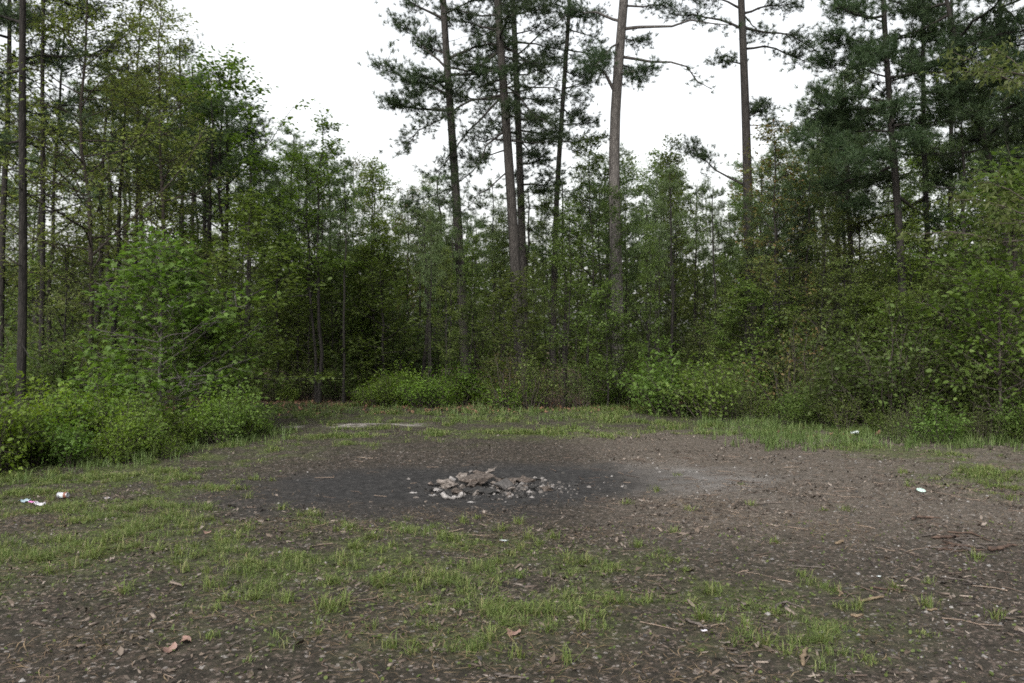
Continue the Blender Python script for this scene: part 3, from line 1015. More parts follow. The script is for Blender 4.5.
pixel_pine([(930, 400), (927, 200), (925, 60), (924, -100)], 20.5, .085, 115, [
    (120, 860, 118, -.6, .025, 11, .25, .8, 7, 0), (60, 850, 45, -.6, .025, 11, .25, .8, 7, 0), (170, 850, 178, -.6, .022, 10, .3, .8, 7, 0), (90, 1000, 85, -.5, .025, 11, .25, .8, 7, 0)],
           (235, -100, 12, 2.0, .8, .1), dead=6, bark='bark_black', label='dark pine just right of the broad pine with boughs crossing it', group=RP)
pixel_pine([(1085, 400), (1080, 100), (1075, -120)], 17, .14, 111, [(20, 955, 45, .5, 0.031, 13, .25, .8, 7, -.03), (60, 990, 70, 0, 0.025, 10, .3, .8, 7, 0), (-10, 965, -5, -.5, .05, 12, .3, .8, 7, 0)],
           (150, -120, 22, 2.2, .8, .1), bark='bark_black', label='pine past the right edge whose dark boughs hang into the top corner', group=RP)

LP = 'pines of the left-hand wood'
pixel_pine([(17, 400), (20, 250), (24, 100), (27, 0), (29, -120), (30, -300)], 14.5, .08, 112, [
    (70, -20, 80, .5, .03, 9, .3, .7, 6, 0), (60, 75, 50, 1, .02, 3, .6, .5, 3, 0), (110, 65, 120, 1, .018, 3, .6, .5, 3, 0), (25, -15, 10, .5, .03, 9, .3, .7, 6, 0),
    (195, 80, 197, .4, .016, 3, .7, .4, 2, 0), (140, -10, 150, 1, .025, 7, .4, .6, 5, 0)],
    (-30, -300, 14, 2.0, .8, .0), dead=14, bark='bark_black', label='stout dark pine trunk near the left edge of the photo', group=LP)
pixel_pine([(37, 400), (40, 250), (44, 100), (47, 0), (50, -120), (52, -220)], 17, .055, 113, [], (60, -220, 12, 1.5, .7, .0), dead=14, bark='bark_black',
           label='thinner pine just right of the stout pine trunk at the left edge', group=LP)
pixel_pine([(4, 400), (2, 200), (6, 60), (10, -100)], 18, .08, 114, [], (150, -100, 16, 1.5, .6, .0), dead=10, bark='bark_black',
           label='slim pine cut by the left edge of the photo', group=LP)
for k, (u0, u1, vt, Y, r) in enumerate([(183, 181, 40, 27, .07), (193, 192, 66, 29, .08), (205, 203, 95, 26, .085), (211, 209, 75, 31, .08), (223, 226, 110, 25, .09), (247, 250, 118, 30, .07)]):
    pixel_pine([(u0, 400), (u1, 200), (u1, vt)], Y, r, 120 + k, [], (170, vt, 9, 1.1, .4, .0), dead=12, bark='bark_black', foliage='needle',
               label='thin dark-trunked pine in the close-set row behind the bright shrub', group='row of thin pines at the left')

# ------------------------------------------------------------------ broadleaf trees: a few of each kind, then copies
SKY = [(-200, -60), (120, -40), (160, 8), (185, 40), (200, 62), (235, 72), (262, 118), (312, 122), (350, 155), (380, 165), (420, 172), (450, 165), (500, 175), (545, 150),
       (600, 140), (650, 150), (690, 165), (720, 160), (760, 138), (800, 140), (825, 60), (850, -40), (1300, -60)]


def skyline(u):
    return float(np.interp(u, [a for a, b in SKY], [b for a, b in SKY]))


KIND = {}


def kind(key, H, **kw):
    root = leafy(200 + len(KIND) * 7, H, **kw)
    KIND[key] = [root, H, False]


kind('green_a', 8.0, r=.05, cb=.28, spread=1.8, nb=34, nsub=8, leaves=21, fol='leaf_green', size=.072, shape='wide', top=.85, bark='bark_black', sp=.10)
kind('green_b', 9.0, r=.055, cb=.35, spread=1.9, nb=34, nsub=8, leaves=21, fol='leaf_dark', size=.072, shape='wide', bark='bark_black', sp=.10)
kind('olive', 8.5, r=.05, cb=.30, spread=1.8, nb=34, nsub=8, leaves=19, fol='leaf_olive', size=.068, top=.85, bark='bark_black', sp=.10)
kind('yellow', 8.5, r=.045, cb=.25, spread=1.9, nb=36, nsub=8, leaves=21, fol='leaf_yellow', size=.068, top=.8, bark='bark_black', sp=.10)
kind('bright', 8.0, r=.055, cb=.40, spread=1.9, nb=32, nsub=8, leaves=23, fol='leaf_bright', size=.078, shape='wide', bark='bark_black', sp=.10)
kind('red', 8.0, r=.05, cb=.30, spread=1.8, nb=30, nsub=7, leaves=14, fol='leaf_red', size=.075, shape='wide', bark='bark_black', sp=.10)
kind('sapling', 4.5, r=.025, cb=.15, spread=1.2, nb=26, nsub=8, leaves=17, fol='leaf_green', size=.062, shape='wide', sublen=.42, bark='bark_black', sp=.08)
kind('sapling_yellow', 4.0, r=.024, cb=.15, spread=1.1, nb=26, nsub=8, leaves=16, fol='leaf_olive', size=.058, shape='oval', sublen=.42, bark='bark_black', sp=.08)
kind('twin', 8.0, r=.055, cb=.42, spread=1.4, nb=34, nsub=8, leaves=19, fol='leaf_bright', size=.078, shape='wide', stems=2, bark='bark_black', sp=.10)


def put_tree(key, u, Y, H, label, group, rz=None, sx=1.0):
    rec = KIND[key]
    s = H / rec[1]
    x = (u - 512) / F * Y
    rz = RNG.uniform(0, 6.28) if rz is None else rz
    loc = (x, Y, float(gz(np.array([x]), np.array([Y]))[0]) - .03)
    if not rec[2]:
        rec[2] = True
        r = rec[0]
        r.location, r.rotation_euler, r.scale = loc, (0, 0, rz), (s * sx, s * sx, s)
        r['label'] = label
        if group:
            r['group'] = group
        return r
    return copy_thing(rec[0], loc, rz, (s * sx, s * sx, s), label, group)


def Hv(v, Y):
    return CAM_H - (v - 341) / F * Y


# single trees the photo shows clearly
D1 = leafy(301, 9.6, .055, cb=.22, spread=2.4, nb=60, nsub=8, leaves=26, fol='leaf_yellow', bark='bark_dark', size=.075, dead=10)
D1.location = (*W(100, 0, 16.5)[:2], 0)
tag(D1, 'yellow-green leafy tree filling the upper left beside the dark pine trunks', 'tree')
D1b = leafy(302, 9.2, .06, cb=.35, spread=1.5, nb=34, leaves=17, fol='leaf_yellow', bark='bark_dark', size=.075, dead=8)
D1b.location = (*W(160, 0, 19)[:2], 0)
tag(D1b, 'airy tree whose thin top rises into the sky left of the gap', 'tree')
put_tree('yellow', 52, 19, Hv(-50, 19), 'yellowish tree whose crown fills the upper left corner behind the dark trunks', None)
put_tree('yellow', 135, 21.5, Hv(-5, 21.5), 'yellow-green tree rising behind the airy left tree to the top of the photo', None)
put_tree('olive', 165, 25, Hv(60, 25), 'olive-green tree between the airy left tree and the bright round-topped one', None)
put_tree('bright', 228, 23.5, Hv(70, 23.5), 'bright green round-topped tree at the left side of the sky gap', None, sx=1.2)
put_tree('twin', 318, 21.8, Hv(122, 21.8), 'twin-stemmed slender tree with green top left of the centre', None, sx=1.05)
put_tree('green_a', 375, 25, Hv(165, 25), 'slender pale green tree right of the twin-stemmed one', None, sx=.8)
put_tree('red', 772, 21, Hv(128, 21), 'tree with reddish young leaves beside the lone straight pine', None)
put_tree('olive', 818, 20, Hv(205, 20), 'olive-leaved tree with brownish tinge below the broad dark pine', None)
put_tree('green_b', 590, 25.5, Hv(142, 25.5), 'green tree filling the gap between the slender leaning pine and the thickest pine', None)
put_tree('green_a', 672, 27, Hv(142, 27), 'light green tree alone in the gap between thickest pine and straight pine', None, sx=.75)

put_tree('green_a', 566, 20.8, Hv(205, 20.8), 'fresh green tree in front of the pines left of the thickest pine', None, sx=.95)
put_tree('green_a', 648, 20.4, Hv(228, 20.4), 'leafy young tree just right of the foot of the thickest pine', None, sx=.6)
put_tree('sapling', 606, 20.2, Hv(285, 20.2), 'sapling overlapping the lower trunk of the thickest pine from the left', None, sx=1.2)
put_tree('green_a', 446, 21.4, Hv(250, 21.4), 'young tree left of the lower trunk of the pine with left-hanging foliage', None, sx=.6)
put_tree('sapling', 515, 21.2, Hv(275, 21.2), 'spreading green sapling hiding the foot of the thick centre pine', None, sx=1.5)
put_tree('sapling', 618, 20.9, Hv(315, 20.9), 'sapling hiding the foot of the thickest pine', None, sx=1.3)
put_tree('sapling_yellow', 470, 22, Hv(300, 22), 'olive sapling hiding the foot of the pine with the left-hanging foliage', None, sx=1.3)
# ranks of trees behind, thinner in the picture the farther back they stand
rt = np.random.default_rng(77)
BG = {'green_a': 'green leafy tree deep in the wood', 'green_b': 'dark green leafy tree deep in the wood', 'olive': 'olive-leaved slender tree deep in the wood',
      'yellow': 'yellowish young-leaved tree deep in the wood', 'bright': 'fresh green tree deep in the wood', 'red': 'reddish-leaved tree deep in the wood'}
keys = ['green_a', 'green_b', 'olive', 'green_b', 'green_a', 'yellow', 'bright', 'olive', 'red', 'green_b']
rank = 0
for Y, step in ((24, 74), (28, 62), (33, 52), (39, 48), (46, 46), (55, 48)):
    u = -60 + rt.uniform(0, step)
    while u < 1090:
        YY = Y + rt.uniform(-2, 2)
        k = keys[rt.integers(len(keys))]
        if u < 330 and k == 'red':
            k = 'green_a'
        v = max(skyline(u), 60) + rt.uniform(0, 75)
        if u < 290:
            v = max(skyline(u), 90) + rt.uniform(20, 130)
        if u > 800:
            v = max(v, 90 + rt.uniform(0, 110))
        if Y == 24:
            v += 40
        if not (Y < 30 and u < 345):
            put_tree(k, u, YY, Hv(v, YY), BG[k] + (' at the left' if u < 290 else ' at the right' if u > 790 else ' behind the clearing'), 'trees filling the wood', sx=rt.uniform(.7, 1.05) * min(1, 8.5 / Hv(v, YY)) ** .5)
        u += step * rt.uniform(.6, 1.5) * (1.35 if u < 290 or u > 800 else 1.1)

for i in range(10):
    u = 250 + 230 * (i + rt.random()) / 10
    Y = rt.uniform(27, 36)
    put_tree(['green_a', 'bright', 'green_b', 'green_a'][i % 4], u, Y, Hv(rt.uniform(205, 275), Y), 'light green young tree filling the wood left of the tall pines', 'young trees left of the tall pines', sx=rt.uniform(.9, 1.3))
# thin pole trunks in the wood
poles = []
for k in range(3):
    pl = Plant(400 + k)
    r = pl.rng
    H = 8 + k
    z = np.linspace(0, H, 12)
    P = np.stack([np.cumsum(r.normal(size=12) * .05), np.cumsum(r.normal(size=12) * .05), z], 1)
    P[:, :2] -= P[0, :2]
    pl.stem(P, .085, .02, 8)
    for i in range(26):
        zz = H * r.uniform(.15, .8)
        p0 = trunk_at_z(P, zz)
        az = r.uniform(0, 6.28)
        L = r.uniform(.4, 1.3)
        pl.twig(p0, p0 + L * np.array([math.cos(az), math.sin(az), .25 * r.normal()]), .010)
    for i in range(16):
        zz = H * (.62 + .38 * (i + r.random()) / 16)
        p0 = trunk_at_z(P, zz)
        az = i * 2.4
        L = 1.5 * (1.15 - (zz / H)) * 2.2
        pl.limb(p0, p0 + L * np.array([math.cos(az), math.sin(az), .2]), .014, 6, .3, .5, 6, .03)
    root = pl.build('pine_tree', (0, 0, 0), 0, 1, 'bark_black', 'needle_light', 'needle')
    tag(root, 'thin pole-like pine with dead lower twigs deep in the wood', 'tree', 'pole pines in the wood')
    poles.append([root, H, False])
for i in range(84):
    u = rt.uniform(-20, 1050) if i < 60 else [rt.uniform(245, 470), rt.uniform(620, 810), rt.uniform(620, 810)][i % 3]
    Y = rt.uniform(22.5, 40) if i < 60 else rt.uniform(21.2, 24)
    if u < 120 or u > 850:
        Y = rt.uniform(17, 32)
    rec = poles[rt.integers(3)]
    H = Hv(max(skyline(u), 50) + rt.uniform(5, 90), Y)
    s = H / rec[1]
    sx = s * (rt.uniform(.75, 1.2) if i < 60 else rt.uniform(.45, .8))
    x = (u - 512) / F * Y
    lab = 'thin pole-like pine with dead lower twigs ' + ('in the left-hand wood' if u < 290 else 'in the right-hand wood' if u > 790 else 'in the wood behind the clearing')
    if not rec[2]:
        rec[2] = True
        rec[0].location, rec[0].scale, rec[0]['label'] = (x, Y, -.03), (sx, sx, s), lab
    else:
        copy_thing(rec[0], (x, Y, -.03), rt.uniform(0, 6.28), (sx, sx, s), lab)

# saplings of the understorey
for i in range(104):
    u = rt.uniform(-30, 1060) if i < 80 else rt.uniform(245, 400)
    Y = rt.uniform(22.5, 34)
    if 400 < u < 740 and i % 5:
        continue
    if u < 250:
        Y = rt.uniform(15.5, 28)
    if u > 820:
        Y = rt.uniform(15.5, 28)
    k = ['sapling', 'sapling', 'sapling_yellow'][rt.integers(3)]
    put_tree(k, u, Y, rt.uniform(2.0, 4.8), ('green' if k == 'sapling' else 'olive-green') + ' sapling under the taller trees ' + ('at the left' if u < 290 else 'at the right' if u > 790 else 'behind the clearing'), 'saplings of the understorey', sx=rt.uniform(.9, 1.4))

# ------------------------------------------------------------------ shrubs
SH = {}
SH['berry'] = [shrub(501, .85, .62, 22, 8, 11, 'leaf_blueberry', .056, sp=.05), shrub(502, .70, .7, 24, 7, 11, 'leaf_blueberry', .050, sp=.05), shrub(503, 1.10, .55, 18, 9, 11, 'leaf_blueberry', .060, sp=.06), shrub(504, .95, .45, 13, 9, 10, 'leaf_bright', .06, 'wide', sp=.06)]
SH['green'] = [shrub(511, 1.6, .9, 17, 9, 15, 'leaf_green', .062, 'wide', sp=.08), shrub(512, 1.3, .8, 15, 8, 14, 'leaf_bright', .062, 'wide', sp=.08)]
SH['olive'] = [shrub(521, 1.6, .8, 15, 8, 12, 'leaf_olive', .06, sp=.08), shrub(522, 1.9, .7, 13, 8, 11, 'leaf_green', .06, sp=.08)]
SH['dark'] = [shrub(531, 1.6, 1.1, 20, 8, 18, 'leaf_dark', .055, 'wide', sp=.10)]
SH['red'] = [shrub(541, 1.7, .7, 14, 7, 9, 'leaf_red', .05, sp=.07)]
_used = set()


def put_shrub(key, x, y, s, label, group, sz=1.0):
    p = SH[key][rt.integers(len(SH[key]))]
    loc = (x, y, float(gz(np.array([x]), np.array([y]))[0]) - .02)
    rz = rt.uniform(0, 6.28)
    if p.name not in _used:
        _used.add(p.name)
        p.location, p.rotation_euler, p.scale = loc, (0, 0, rz), (s, s, s * sz)
        p['label'], p['group'] = label, group
        return p
    return copy_thing(p, loc, rz, (s, s, s * sz), label, group)


# bank of low bright shrubs on the left
def bank(y):
    return float(np.interp(y, [9.5, 10.6, 12.0, 14.5, 15.5], [-5.75, -5.15, -4.45, -4.05, -4.2]))


for i in range(46):
    t = rt.random()
    y = 10.0 + 5.4 * rt.random()
    x = bank(y) - .4 - 3.2 * t ** 1.1
    put_shrub('berry', x, y, rt.uniform(.55, 1.0) * (1 if t > .15 else .8), 'low bright yellow-green shrub in the bank at the left of the clearing', 'shrub bank at the left', rt.uniform(.85, 1.15))
for i in range(12):
    y = 10.0 + 4.8 * rt.random()
    x = bank(y) - rt.uniform(-.1, 2.2)
    put_shrub(['berry', 'green', 'berry'][i % 3], x, y, rt.uniform(.4, .65), 'looser taller-stemmed shrub poking out of the left bank', 'loose shrubs in the left bank', 1.2)
# low bright shrubs along the back edge
for i in range(16):
    u = 365 + 150 * (i + rt.random()) / 16
    y = 20.8 + rt.uniform(-.3, 1.6)
    put_shrub('berry', (u - 512) / F * y, y, rt.uniform(.8, 1.1), 'low bright shrub along the back edge left of the thick pines', 'low shrubs along the back edge')
for i in range(12):
    u = 505 + 160 * (i + rt.random()) / 12
    y = 20.3 + rt.uniform(-.3, 1.8)
    put_shrub(['olive', 'berry', 'green', 'red'][rt.integers(4)], (u - 512) / F * y, y, rt.uniform(.6, .95), 'small leafy shrub along the back edge below the thick pines', 'low shrubs along the back edge')
for i in range(10):
    u = 660 + 150 * (i + rt.random()) / 10
    y = 17.6 + rt.uniform(-.2, 2.4)
    put_shrub(['green', 'olive', 'green', 'green'][rt.integers(4)], (u - 512) / F * y, y, rt.uniform(.45, 1.15), 'green bush in the thicket right of the thick pines', 'thicket at the back right')
for i in range(20):
    u = 790 + 290 * (i + rt.random()) / 20
    y = np.interp(u, [790, 900, 1080], [16.8, 14.4, 13.4]) + rt.uniform(.2, 2.6)
    put_shrub(['dark', 'olive', 'dark', 'green', 'dark', 'red'][rt.integers(6)], (u - 512) / F * y, y, rt.uniform(.45, 1.35), 'bush in the shaded thicket along the right edge of the clearing', 'thicket along the right edge')
for i in range(20):
    u = 640 + 400 * (i + rt.random()) / 20
    y = np.interp(u, [640, 790, 900, 1080], [19.6, 16.6, 14.2, 13.2]) - rt.uniform(-.2, .7)
    put_shrub(['berry', 'olive', 'green', 'berry'][rt.integers(4)], (u - 512) / F * y, y, rt.uniform(.28, .55), 'small loose shrub in the grass before the right-hand thicket', 'small shrubs before the thicket', rt.uniform(.8, 1.3))
for i in range(36):
    u = rt.uniform(-20, 1050)
    y = rt.uniform(23, 34)
    put_shrub(['dark', 'green', 'dark', 'olive'][rt.integers(4)], (u - 512) / F * y, y, rt.uniform(1.0, 1.8), 'leafy bush growing among the trunks inside the wood', 'bushes inside the wood')
for i in range(14):
    u = rt.uniform(225, 380)
    y = rt.uniform(21.8, 24)
    put_shrub(['dark', 'olive', 'berry'][rt.integers(3)], (u - 512) / F * y, y, rt.uniform(.5, .9), 'small bush at the dark forest mouth left of the centre', 'bushes at the forest mouth')

for i in range(22):
    u = 690 + 380 * (i + rt.random()) / 22
    y = np.interp(u, [690, 800, 900, 1080], [20.5, 18.5, 16.4, 15.4]) + rt.uniform(0, 2.5)
    put_tree(['sapling', 'sapling_yellow', 'sapling'][rt.integers(3)], u, y, rt.uniform(1.6, 3.6), 'tall bushy sapling rising out of the thicket at the right', 'saplings of the right-hand thicket', sx=rt.uniform(1.0, 1.6))
# the far wood, one leafy mass behind the last trees
rf = np.random.default_rng(91)
n = 110000
uu = rf.uniform(-150, 1170, n)
yy = rf.uniform(52, 66, n)
zt = 9.5 * (.55 + .45 * fbm(uu * .02, yy * .1, 71, 3))
zz = zt * rf.random(n) ** 1.1
P = np.stack([(uu - 512) / F * yy, yy, zz], 1)
fw = link('far_wood', leaf_mesh('far_wood', P, rf.normal(size=(n, 3)), M['leaf_dark'], size=.28, shape='wide', rng=rf))
tag(fw, 'far wood closing the view behind the trunks as one leafy mass', 'wood', kind='stuff')

# big bright shrub-tree with lobed leaves behind the bank
b1 = leafy(601, 3.1, .035, cb=.06, spread=1.75, nb=54, leaves=11, fol='leaf_bright', bark='bark_grey', size=.09, shape='lobed', top=.7, up=.25, sublen=.55, nsub=7, dead=2, name='broadleaf_bush', sp=.13)
b1.location = (*W(158, 0, 14.3)[:2], 0)
tag(b1, 'big fresh green bush with lobed leaves behind the low left bank', 'bush')
b2 = copy_thing(b1, (*W(205, 0, 15.4)[:2], 0), 2.1, (.85, .85, .72), 'smaller lobed-leaf bush at the right end of the left bank')
for k, (u, y, s_) in enumerate(((12, 15.4, 1.1), (46, 16.0, 1.0), (80, 15.6, .95), (110, 16.8, 1.2))):
    put_shrub(['dark', 'green'][k % 2], (u - 512) / F * y, y, s_, 'green bush between the left bank and the dark pine trunks', 'bushes behind the left bank')

# right-hand maple and oak with hanging young leaves
mp = leafy(611, 4.3, .05, cb=.15, spread=1.8, nb=44, leaves=13, fol='leaf_green', bark='bark_dark', size=.085, shape='lobed', nsub=8, dead=4, name='maple_tree')
mp.location = (*W(1010, 0, 14.6)[:2], 0)
tag(mp, 'deep green broadleaf tree at the right edge of the clearing', 'tree')
mb = leafy(613, 2.6, .03, cb=.1, spread=1.0, nb=26, leaves=13, fol='leaf_bright', bark='bark_dark', size=.075, shape='wide', dead=2, name='sapling', droop=.5)
mb.location = (*W(1000, 0, 13.6)[:2], 0)
tag(mb, 'bright green sapling in front of the right-hand thicket', 'sapling')

pl = Plant(621)
Yo = 12.5
P, base = pixel_trunk([(1120, 430), (1100, 200), (1090, 0), (1085, -150)], Yo, pl.rng)
pl.stem(P, .12, .03)
for v0, u1, v1, dy in ((120, 950, 70, .3), (100, 955, 55, -.4), (150, 1000, 55, .6), (230, 950, 200, .0), (250, 912, 232, .4), (240, 985, 185, .5), (230, 1000, 222, -.3), (-20, 1000, -30, .2), (-40, 1150, -90, 0), (60, 1180, 30, 0)):
    p0 = trunk_at_z(P, Hv(v0, Yo))
    pl.limb(p0, W(u1, v1, Yo + dy) - base, .022, 11, .35, .40, 24, -.02, .07, .3)
oak = pl.build('oak_tree', base, 0, 1, 'bark_dark', 'leaf_olive', 'leaf', size=.09, shape='narrow', droop=1.3, up=.3, jit=.7)
tag(oak, 'oak past the right edge with drooping yellow-green young leaves', 'tree')

#OBJECTS
# ------------------------------------------------------------------ the fire place
def chunk(name, seed, size, mat, rough=.06, npts=16, cuts=3, bevel=.0):
    r = random.Random(seed)
    bm = bmesh.new()
    for i in range(npts):
        v = Vector((r.gauss(0, 1), r.gauss(0, 1), r.gauss(0, 1))).normalized() * r.uniform(.75, 1.0)
        bm.verts.new((v.x * size[0] / 2, v.y * size[1] / 2, v.z * size[2] / 2))
    res = bmesh.ops.convex_hull(bm, input=bm.verts)
    bmesh.ops.delete(bm, geom=[g for g in res['geom_interior'] if isinstance(g, bmesh.types.BMVert)], context='VERTS')
    bmesh.ops.triangulate(bm, faces=bm.faces)
    bmesh.ops.subdivide_edges(bm, edges=bm.edges, cuts=cuts, use_grid_fill=True)
    m = max(size)
    for v in bm.verts:
        q = v.co / m * 5 + Vector((seed * 3.1, seed, 0))
        v.co += v.co.normalized() * m * rough * (mnoise.noise(q) + .5 * mnoise.noise(q * 2.7))
    for f in bm.faces:
        f.smooth = False
    zmin = min(v.co.z for v in bm.verts)
    for v in bm.verts:
        v.co.z -= zmin
    me = bpy.data.meshes.new(name)
    bm.to_mesh(me)
    bm.free()
    me.materials.append(mat)
    return link(name, me)


def rest(o, u, v, up=0.0, rot=(0, 0, 0), sink=.015):
    x, y = GR(u, v)
    o.location = (x, y, float(gz(np.array([x]), np.array([y]))[0]) - sink + up)
    o.rotation_euler = rot
    return o


M['rock_dark'] = simple_mat('sooty_rock', [(.028, .026, .025), (.06, .056, .053), (.11, .10, .095)], 14, .9, .6)
M['rock_pale'] = simple_mat('pale_burnt_rock', [(.035, .030, .026), (.10, .085, .074), (.22, .195, .178)], 26, .9, .7)
M['rock_white'] = simple_mat('white_rubble', [(.09, .082, .077), (.19, .178, .17), (.34, .325, .31)], 24, .85, .5)
M['char'] = simple_mat('charcoal', [(.008, .008, .008), (.02, .019, .018), (.05, .047, .045)], 18, .85, .8)
M['concrete'] = simple_mat('burnt_slab', [(.015, .0125, .011), (.050, .040, .033), (.15, .125, .11)], 26, .92, .7)

FG = 'stones and burnt scraps of the fire place'
rest(chunk('stone', 1, (.30, .26, .22), M['rock_dark'], .03, 11, 2), 502, 484, .03, (0, .15, .3))
tag(bpy.data.objects['stone'], 'rounded dark sooty stone, biggest on the heap', 'stone', FG)
heap = chunk('rubble_slab', 2, (.46, .40, .10), M['concrete'], .07, 13, 4)
rest(heap, 477, 480, .045, (.10, -.06, .2)); tag(heap, 'broad flat brownish slab in the middle of the fire heap', 'stone', FG)
cl = chunk('charred_log', 3, (.36, .24, .12), M['char'], .05, 13, 3)
rest(cl, 478, 487, .0, (0, 0, -.05)); tag(cl, 'jet black charred log end in front of the heap', 'log', FG)
specs = [
    ('rubble_stone', 4, (.42, .36, .20), 'concrete', 505, 478, .0, (0, -.1, .5), 'low brown rubble stone right of the dark stone'),
    ('rubble_stone', 5, (.40, .30, .16), 'concrete', 522, 478, .0, (0, .12, -.3), 'flat brown rubble stone at the right end of the heap'),
    ('rubble_stone', 6, (.30, .26, .24), 'rock_pale', 446, 482, .0, (.2, .1, .2), 'pale stone at the left end of the heap'),
    ('rubble_stone', 7, (.28, .2, .16), 'concrete', 459, 487, .0, (0, .1, .9), 'small brown stone at the front left of the heap'),
    ('rubble_stone', 8, (.20, .14, .26), 'rock_pale', 461, 477, .04, (.1, .35, .2), 'upright pale stone shard leaning at the back of the heap'),
    ('rubble_stone', 9, (.20, .10, .13), 'rock_pale', 491, 476, .14, (0, -.5, .3), 'pointed pale shard sticking up on top of the heap'),
    ('rubble_stone', 10, (.13, .12, .15), 'rock_white', 453, 479, .06, (.2, .1, 1), 'whitish lump perched on the left of the heap'),
    ('rubble_stone', 11, (.17, .12, .12), 'rock_white', 437, 485, .0, (.2, .3, 1), 'white rubble lump beside the left end of the heap'),
    ('rubble_stone', 12, (.15, .10, .06), 'rock_white', 434, 490, .0, (0, .1, .4), 'flat white chip on the charcoal left of the heap'),
    ('rubble_stone', 13, (.13, .09, .05), 'rock_white', 412, 489, .0, (0, 0, .2), 'flat whitish flake alone on the burnt soil left of the fire'),
    ('rubble_stone', 14, (.10, .08, .05), 'rock_pale', 416, 493, .0, (0, 0, 1.2), 'small brownish pebble under the lone whitish flake'),
    ('rubble_stone', 15, (.20, .11, .05), 'rock_white', 471, 497, .0, (0, 0, .1), 'long white chip in front of the fire heap'),
    ('rubble_stone', 16, (.09, .08, .07), 'rock_white', 535, 476, .02, (0, 0, .1), 'white crumb on the charred wood at the right end'),
    ('rubble_stone', 17, (.10, .08, .07), 'rock_white', 543, 477, .02, (0, 0, .8), 'white crumb at the far right of the fire heap'),
    ('burnt_wood', 18, (.34, .12, .10), 'char', 538, 476, .0, (0, .05, -.25), 'black burnt wood at the right end of the fire heap'),
    ('burnt_wood', 19, (.22, .12, .09), 'char', 447, 488, .0, (0, .05, .4), 'black burnt lump under the left stones'),
    ('burnt_wood', 20, (.26, .08, .05), 'char', 432, 481, .0, (0, 0, .1), 'thin black burnt stick poking out at the left of the heap'),
    ('rubble_stone', 21, (.30, .26, .16), 'concrete', 481, 475, .05, (.2, .1, 1.4), 'brown stone at the back of the heap behind the slab'),
    ('rubble_stone', 22, (.12, .1, .08), 'rock_pale', 509, 489, .0, (0, .1, .3), 'small pale stone in the ash in front of the dark stone'),
    ('rubble_stone', 23, (.11, .09, .06), 'rock_pale', 500, 493, .0, (0, .1, 1.3), 'pale pebble at the front edge of the ash'),
]
for nm, sd, sz, mt, u, v, up, rot, lab in specs:
    o = rest(chunk(nm, sd, (sz[0], sz[1], sz[2] * .48), M[mt], .18, 12, 3), u, v, up * .7, rot)
    tag(o, lab, 'stone' if nm == 'rubble_stone' else 'burnt wood', FG)

# curved white shard with upturned ends
tb = Tubes()
t = np.linspace(-1, 1, 11)
tb.add(np.stack([t * .115, .02 * np.sin(t * 3), .028 + .05 * np.abs(t) ** 3.0 + .006 * np.sin(t * 11)], 1), .018 + .012 * np.abs(t) ** 2 + .006 * np.sin(t * 9 + 1), 5)
sh_ = link('white_shard', tb.mesh('white_shard', M['rock_white'], False))
rest(sh_, 453, 493, 0, (0, 0, .1)); tag(sh_, 'curved white shard with both ends turned up before the fire', 'shard', FG)

for i in range(44):
    rr_ = random.Random(900 + i)
    du, dv = rr_.gauss(0, 27), rr_.gauss(0, 4.5)
    mt = ['concrete', 'char', 'concrete', 'rock_pale', 'char'][i % 5]
    sc_ = rr_.uniform(.06, .17)
    o = rest(chunk('rubble_bit', 950 + i, (sc_, sc_ * .8, sc_ * .5), M[mt], .1, 11, 1), 487 + du, 483 + dv, rr_.choice([0, 0, .03]), (0, 0, rr_.uniform(0, 6)))
    tag(o, {'concrete': 'small brown rubble bit', 'char': 'small black charcoal lump', 'rock_pale': 'small pale rubble bit'}[mt] + ' in the ash of the fire heap', 'rubble', 'small bits in the fire heap')
rb = np.random.default_rng(5)
n = 1800
a, rr = rb.uniform(0, 6.28, n), np.abs(rb.normal(size=n))
cx, cyy = FX + .25 + .5 * rr * np.cos(a), FY - .1 + .34 * rr * np.sin(a)
M['ash_bits'] = simple_mat('ash_crumbs', [(.007, .007, .007), (.014, .0135, .013), (.034, .031, .028), (.075, .067, .061), (.17, .158, .15)], island=True, bump=0)
flakes('ash_crumbs', cx, cyy, rb.gamma(2.2, .009, n).clip(.006, .06), rb, M['ash_bits'], GRIT, 'crumbs of ash and charcoal round the fire heap', 'ash', .3, 0)

# ------------------------------------------------------------------ litter and wood lying about
def crumple(name, w, h, mat, seed, amp=.3, fold=.4, n=14):
    r = np.random.default_rng(seed)
    g = np.linspace(-.5, .5, n)
    A, B = np.meshgrid(g, g)
    z = amp * (fbm(A * 5, B * 5, seed, 3) - .3) + fold * np.abs(A) * .5
    edge = .06 * r.normal(size=A.shape) * (np.maximum(np.abs(A), np.abs(B)) > .45)
    V = np.stack([(A + edge) * w * (1 - .3 * np.abs(B)), (B + edge) * h * (1 - .25 * A), np.maximum(z, 0) * max(w, h)], -1).reshape(-1, 3)
    i = np.arange(n - 1)[:, None] * n + np.arange(n - 1)[None, :]
    q = np.stack([i, i + 1, i + n + 1, i + n], -1).reshape(-1, 4)
    o = link(name, mesh_np(name, V, [q], mat, True))
    so = o.modifiers.new('thickness', 'SOLIDIFY')
    so.thickness = .002
    return o


